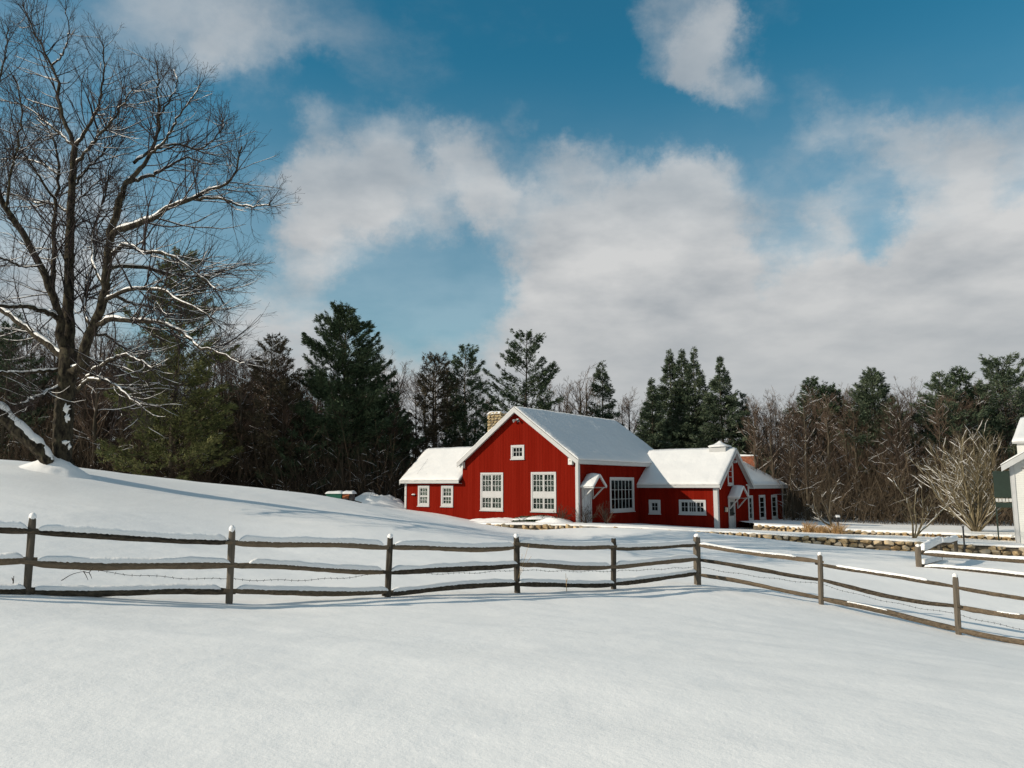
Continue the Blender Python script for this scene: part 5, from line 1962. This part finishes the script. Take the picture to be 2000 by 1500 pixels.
# dried ornamental grasses
for k, (px, py, D, lb) in enumerate(((1580, 1034, 47.6, 'left of the three golden dried grass clumps by the far stone wall'), (1607, 1036, 47.0, 'middle, lowest of the three golden dried grass clumps by the far stone wall'), (1636, 1038, 46.2, 'right of the three golden dried grass clumps by the far stone wall'))):
    b = at(px, py, D)
    n = 150
    az = rng.uniform(0, 6.28, n)
    el = np.radians(rng.uniform(50, 88, n))
    L = rng.uniform(0.4, 0.85 if k != 1 else 0.6, n)
    d = np.stack([np.cos(az) * np.cos(el), np.sin(az) * np.cos(el), np.sin(el)], 1)
    P0 = np.stack([0.16 * rng.normal(size=n), 0.12 * rng.normal(size=n), np.zeros(n)], 1)
    P1 = P0 + d * L[:, None] * 0.55
    P2 = P1 + (d + np.stack([np.cos(az) * 0.4, np.sin(az) * 0.4, -0.2 * np.ones(n)], 1)) * L[:, None] * 0.45
    v, f = tubes(np.stack([P0, P1, P2], 1), np.tile([0.012, 0.011, 0.006], (n, 1)), 3)
    o = link('dried_grass', fast_mesh('dried_grass', v, f, M['dry_grass']))
    o.location = (b[0], D, terrace_z(b[0], D) - 0.03)
    tag(o, lb, 'grass clump', 'dried grass clumps by the far wall')

# snow-capped lantern post in the yard
b = at(1637, 1026, 49.0)
lp = empty('lantern_post', (b[0], 49.0, up_z(b[0], 49.0)), 'small dark lantern post with a snow cap beside the forked bare tree', 'lantern')
mb = MB()
mb.box(-0.04, 0.04, -0.04, 0.04, -0.1, 0.35)
mb.box(-0.11, 0.11, -0.11, 0.11, 0.35, 0.40)
mb.build('post', M['dark_metal'], lp)
mb = MB()
mb.box(-0.09, 0.09, -0.09, 0.09, 0.40, 0.62)
mb.build('lamp_housing', M['dark_metal'], lp, 0.01)
snow_lump(lp, -0.13, 0.13, -0.13, 0.13, 0.61, 0.15, 5.0, 'snow_cap', n=10)

# thin black pole in front of the retaining wall
b = at(1884, 1073, 36.0)
mb = MB()
mb.box(-0.025, 0.025, -0.025, 0.025, -0.4, 1.0)
mb.box(-0.04, 0.04, -0.04, 0.04, 1.0, 1.05)
o = mb.build('metal_pole', M['dark_metal'])
o.location = b
tag(o, 'thin black metal pole rising in front of the stone wall by the fan-shaped shrub', 'pole')

# green cart under snow at the edge of the left wood
b = at(665, 976, 50)
cart = empty('utility_cart', (b[0], 50, field_z(b[0], 50) - 0.15), 'green cart with orange load under snow at the edge of the left wood', 'cart', rz=-0.1)
mb = MB()
mb.hexa([(-0.75, -0.35, 0.35), (0.15, -0.35, 0.35), (0.15, 0.35, 0.35), (-0.75, 0.35, 0.35), (-0.85, -0.42, 0.75), (0.2, -0.42, 0.75), (0.2, 0.42, 0.75), (-0.85, 0.42, 0.75)])
mb.build('tub', M['cart_green'], cart, 0.02)
mb = MB()
mb.box(0.22, 0.62, -0.32, 0.32, 0.42, 0.70)
mb.beam((0.25, -0.36, 0.52), (0.7, -0.36, 0.66), 0.06, 0.08)
mb.build('load', M['orange_paint'], cart, 0.02)
mb = MB()
mb.box(-0.9, 0.85, -0.3, 0.3, 0.26, 0.33)
mb.beam((0.85, 0.0, 0.3), (1.4, 0.0, 0.15), 0.06, 0.06)
mb.box(0.66, 0.86, -0.3, 0.3, 0.33, 0.8)
mb.build('frame', M['dark_metal'], cart)
for (x, y) in ((-0.5, -0.45), (-0.5, 0.45), (0.5, -0.45), (0.5, 0.45)):
    P = np.array([[[x, y - 0.07, 0.22], [x, y - 0.05, 0.22], [x, y + 0.05, 0.22], [x, y + 0.07, 0.22]]])
    v, f = tubes(P, np.array([[0.10, 0.22, 0.22, 0.10]]), 14)
    link('wheel', fast_mesh('wheel', v, f, M['dark_metal'], True), cart)
snow_lump(cart, -0.9, 0.25, -0.45, 0.45, 0.73, 0.16, 1.0)
snow_lump(cart, 0.2, 0.95, -0.4, 0.4, 0.72, 0.2, 2.5)
b = at(742, 985, 55)
mound('snow_bank', b[0], 55.0, 2.6, 1.6, 0.75, seed=12.0, pw=1.2)

# twigs poking through the snow by the fence
def stem_thing(name, label, cat, lines, r, m):
    base = np.array(lines[0][0])
    parts = []
    for pl in lines:
        P = resample([np.array(p) - base for p in pl], 8)
        parts.append(tubes(P[None], (r * np.linspace(1, 0.45, 8))[None], 5))
    V, F = join(parts)
    o = link(name, fast_mesh(name, V, F, M[m]))
    o.location = base
    return tag(o, label, cat)


stem_thing('fallen_twig', 'dark forked twig caught on the wire right of the leftmost fence post', 'twig',
           [[at(120, 1134, 11.75), at(140, 1122, 11.7), at(163, 1116, 11.65)], [at(163, 1116, 11.65), at(168, 1124, 11.65), at(172, 1133, 11.65)], [at(163, 1116, 11.65), at(174, 1118, 11.6), at(182, 1108, 11.6)], [at(174, 1118, 11.6), at(178, 1126, 11.6), at(179, 1130, 11.6)]], 0.007, 'twig')
stem_thing('dry_weed', 'short dry weed stub in the snow left of the leftmost fence post', 'weed', [[at(25, 1145, 11.9), at(26, 1135, 11.9), at(27, 1125, 11.9)], [at(26, 1135, 11.9), at(23, 1128, 11.9)]], 0.01, 'brush')
stem_thing('dry_weed', 'tall thin dry grass stems leaning by the fourth fence post from the left', 'weed',
           [[at(1012, 1130, 15.9), at(1022, 1100, 15.9), at(1033, 1063, 15.9)], [at(1012, 1130, 15.9), at(1017, 1105, 15.9), at(1020, 1082, 15.9)], [at(1012, 1130, 15.9), at(1026, 1104, 15.9), at(1038, 1086, 15.9)]], 0.005, 'dry_grass')
stem_thing('dry_weed', 'single dry stalk standing before the bottom rail left of the thin fence post', 'weed', [[at(1107, 1155, 16.7), at(1106, 1138, 16.7), at(1105, 1120, 16.7)], [at(1106, 1138, 16.7), at(1109, 1128, 16.7)]], 0.008, 'dry_grass')

# ------------------------------------------------------------------ white house at the right edge
wh = empty('white_house', at(1986, 1062, 40), 'white clapboard house with snowy roof at the right edge', 'house', rz=ANG)
g0 = -0.4
mb = MB()
z = g0
while z < 4.3:                       # clapboards: each course laps the one below
    xr = max(0.0, (z - 4.05) / 0.62)
    mb.hexa([(xr + 0.0, -0.022, z), (6.0, -0.022, z), (6.0, 0.03, z), (xr + 0.0, 0.03, z), (xr + 0.0, -0.006, z + 0.115), (6.0, -0.006, z + 0.115), (6.0, 0.03, z + 0.115), (xr + 0.0, 0.03, z + 0.115)])
    z += 0.11
o = mb.build('siding', M['white_siding'], wh)
o['kind'] = 'stuff'
mb = MB()
mb.prism([(0.0, 0.031, g0), (6.0, 0.031, g0), (6.0, 0.031, 4.0), (3.0, 0.031, 5.9), (0.0, 0.031, 4.02)], (0, 8.0, 0))
mb.build('wall', M['white_siding'], wh)
mb = MB()
mb.box(-0.03, 0.16, -0.05, -0.023, g0, 4.02)
mb.box(-0.05, -0.004, -0.05, 0.14, g0, 4.02)
mb.build('corner_board', M['white_paint'], wh, 0.004)
e, rr_ = (-0.38, 4.0), (3.0, 6.1)
for s_, (ex_, ez_) in ((1, e), (-1, (6.38, 4.0))):
    r = slab(wh, 'roof', (ex_, -0.45, ez_), (ex_, 8.2, ez_), (3.0, -0.45, rr_[1]), (3.0, 8.2, rr_[1]), 0.1, M['roof_edge'])
    snow_slab(r, (ex_, -0.45, ez_), (ex_, 8.2, ez_), (3.0, -0.45, rr_[1]), (3.0, 8.2, rr_[1]), 0.09, 0.02, 30, 14, 0.02, 40.0 + s_)
mb = MB()
rake(mb, (-0.38, -0.47, 3.97), (3.0, -0.47, rr_[1] - 0.03), 0.3, 0.04)
rake(mb, (6.38, -0.47, 3.97), (3.0, -0.47, rr_[1] - 0.03), 0.3, 0.04)
p, q = Vector((-0.36, -0.43, 3.76)), Vector((3.0, -0.43, rr_[1] - 0.24))
o_ = Vector((0, 0.42, 0))
mb.hexa([p, p + o_, q + o_, q, p + Vector((0, 0, .03)), p + o_ + Vector((0, 0, .03)), q + o_ + Vector((0, 0, .03)), q + Vector((0, 0, .03))])
mb.build('barge_board', M['white_paint'], wh)
mb = MB()                           # taller block behind, only its snowy corner shows
mb.box(0.25, 6.5, 2.6, 9.0, 3.5, 5.25)
mb.build('upper_storey', M['white_siding'], wh)
r = slab(wh, 'roof', (0.05, 2.4, 5.3), (7.0, 2.4, 5.3), (0.4, 6.0, 6.8), (7.0, 6.0, 6.8), 0.1, M['white_paint'])
snow_slab(r, (0.05, 2.4, 5.3), (7.0, 2.4, 5.3), (0.4, 6.0, 6.8), (7.0, 6.0, 6.8), 0.16, 0.03, 30, 14, 0.02, 44.0)
flood(0.75, 3.9, ('y', 0.0, -1), 'lamp under the eave')
bpy.data.objects[[o.name for o in bpy.data.objects if o.name.startswith('flood_lamp')][-1]].parent = wh
mb = MB()                           # dark green porch screen on the far side
mb.box(-1.0, -0.02, 3.0, 3.06, 2.28, 3.75)
sc = mb.build('porch_screen', M['green_paint'], wh)
sc['label'] = 'dark green porch screen beside the white house'
mb = MB()
mb.box(-0.98, -0.02, 3.0, 3.06, 1.75, 2.02)
mb.box(-1.0, -0.93, 3.0, 3.06, -0.5, 1.7)
mb.build('lower_panel', M['green_paint'], sc)
for i in range(6):
    mb = MB()
    mb.box(-0.96 + i * 0.157, -0.96 + i * 0.157 + 0.125, 3.01, 3.05, 2.06, 2.24)
    mb.build('pane', M['white_paint'], sc)
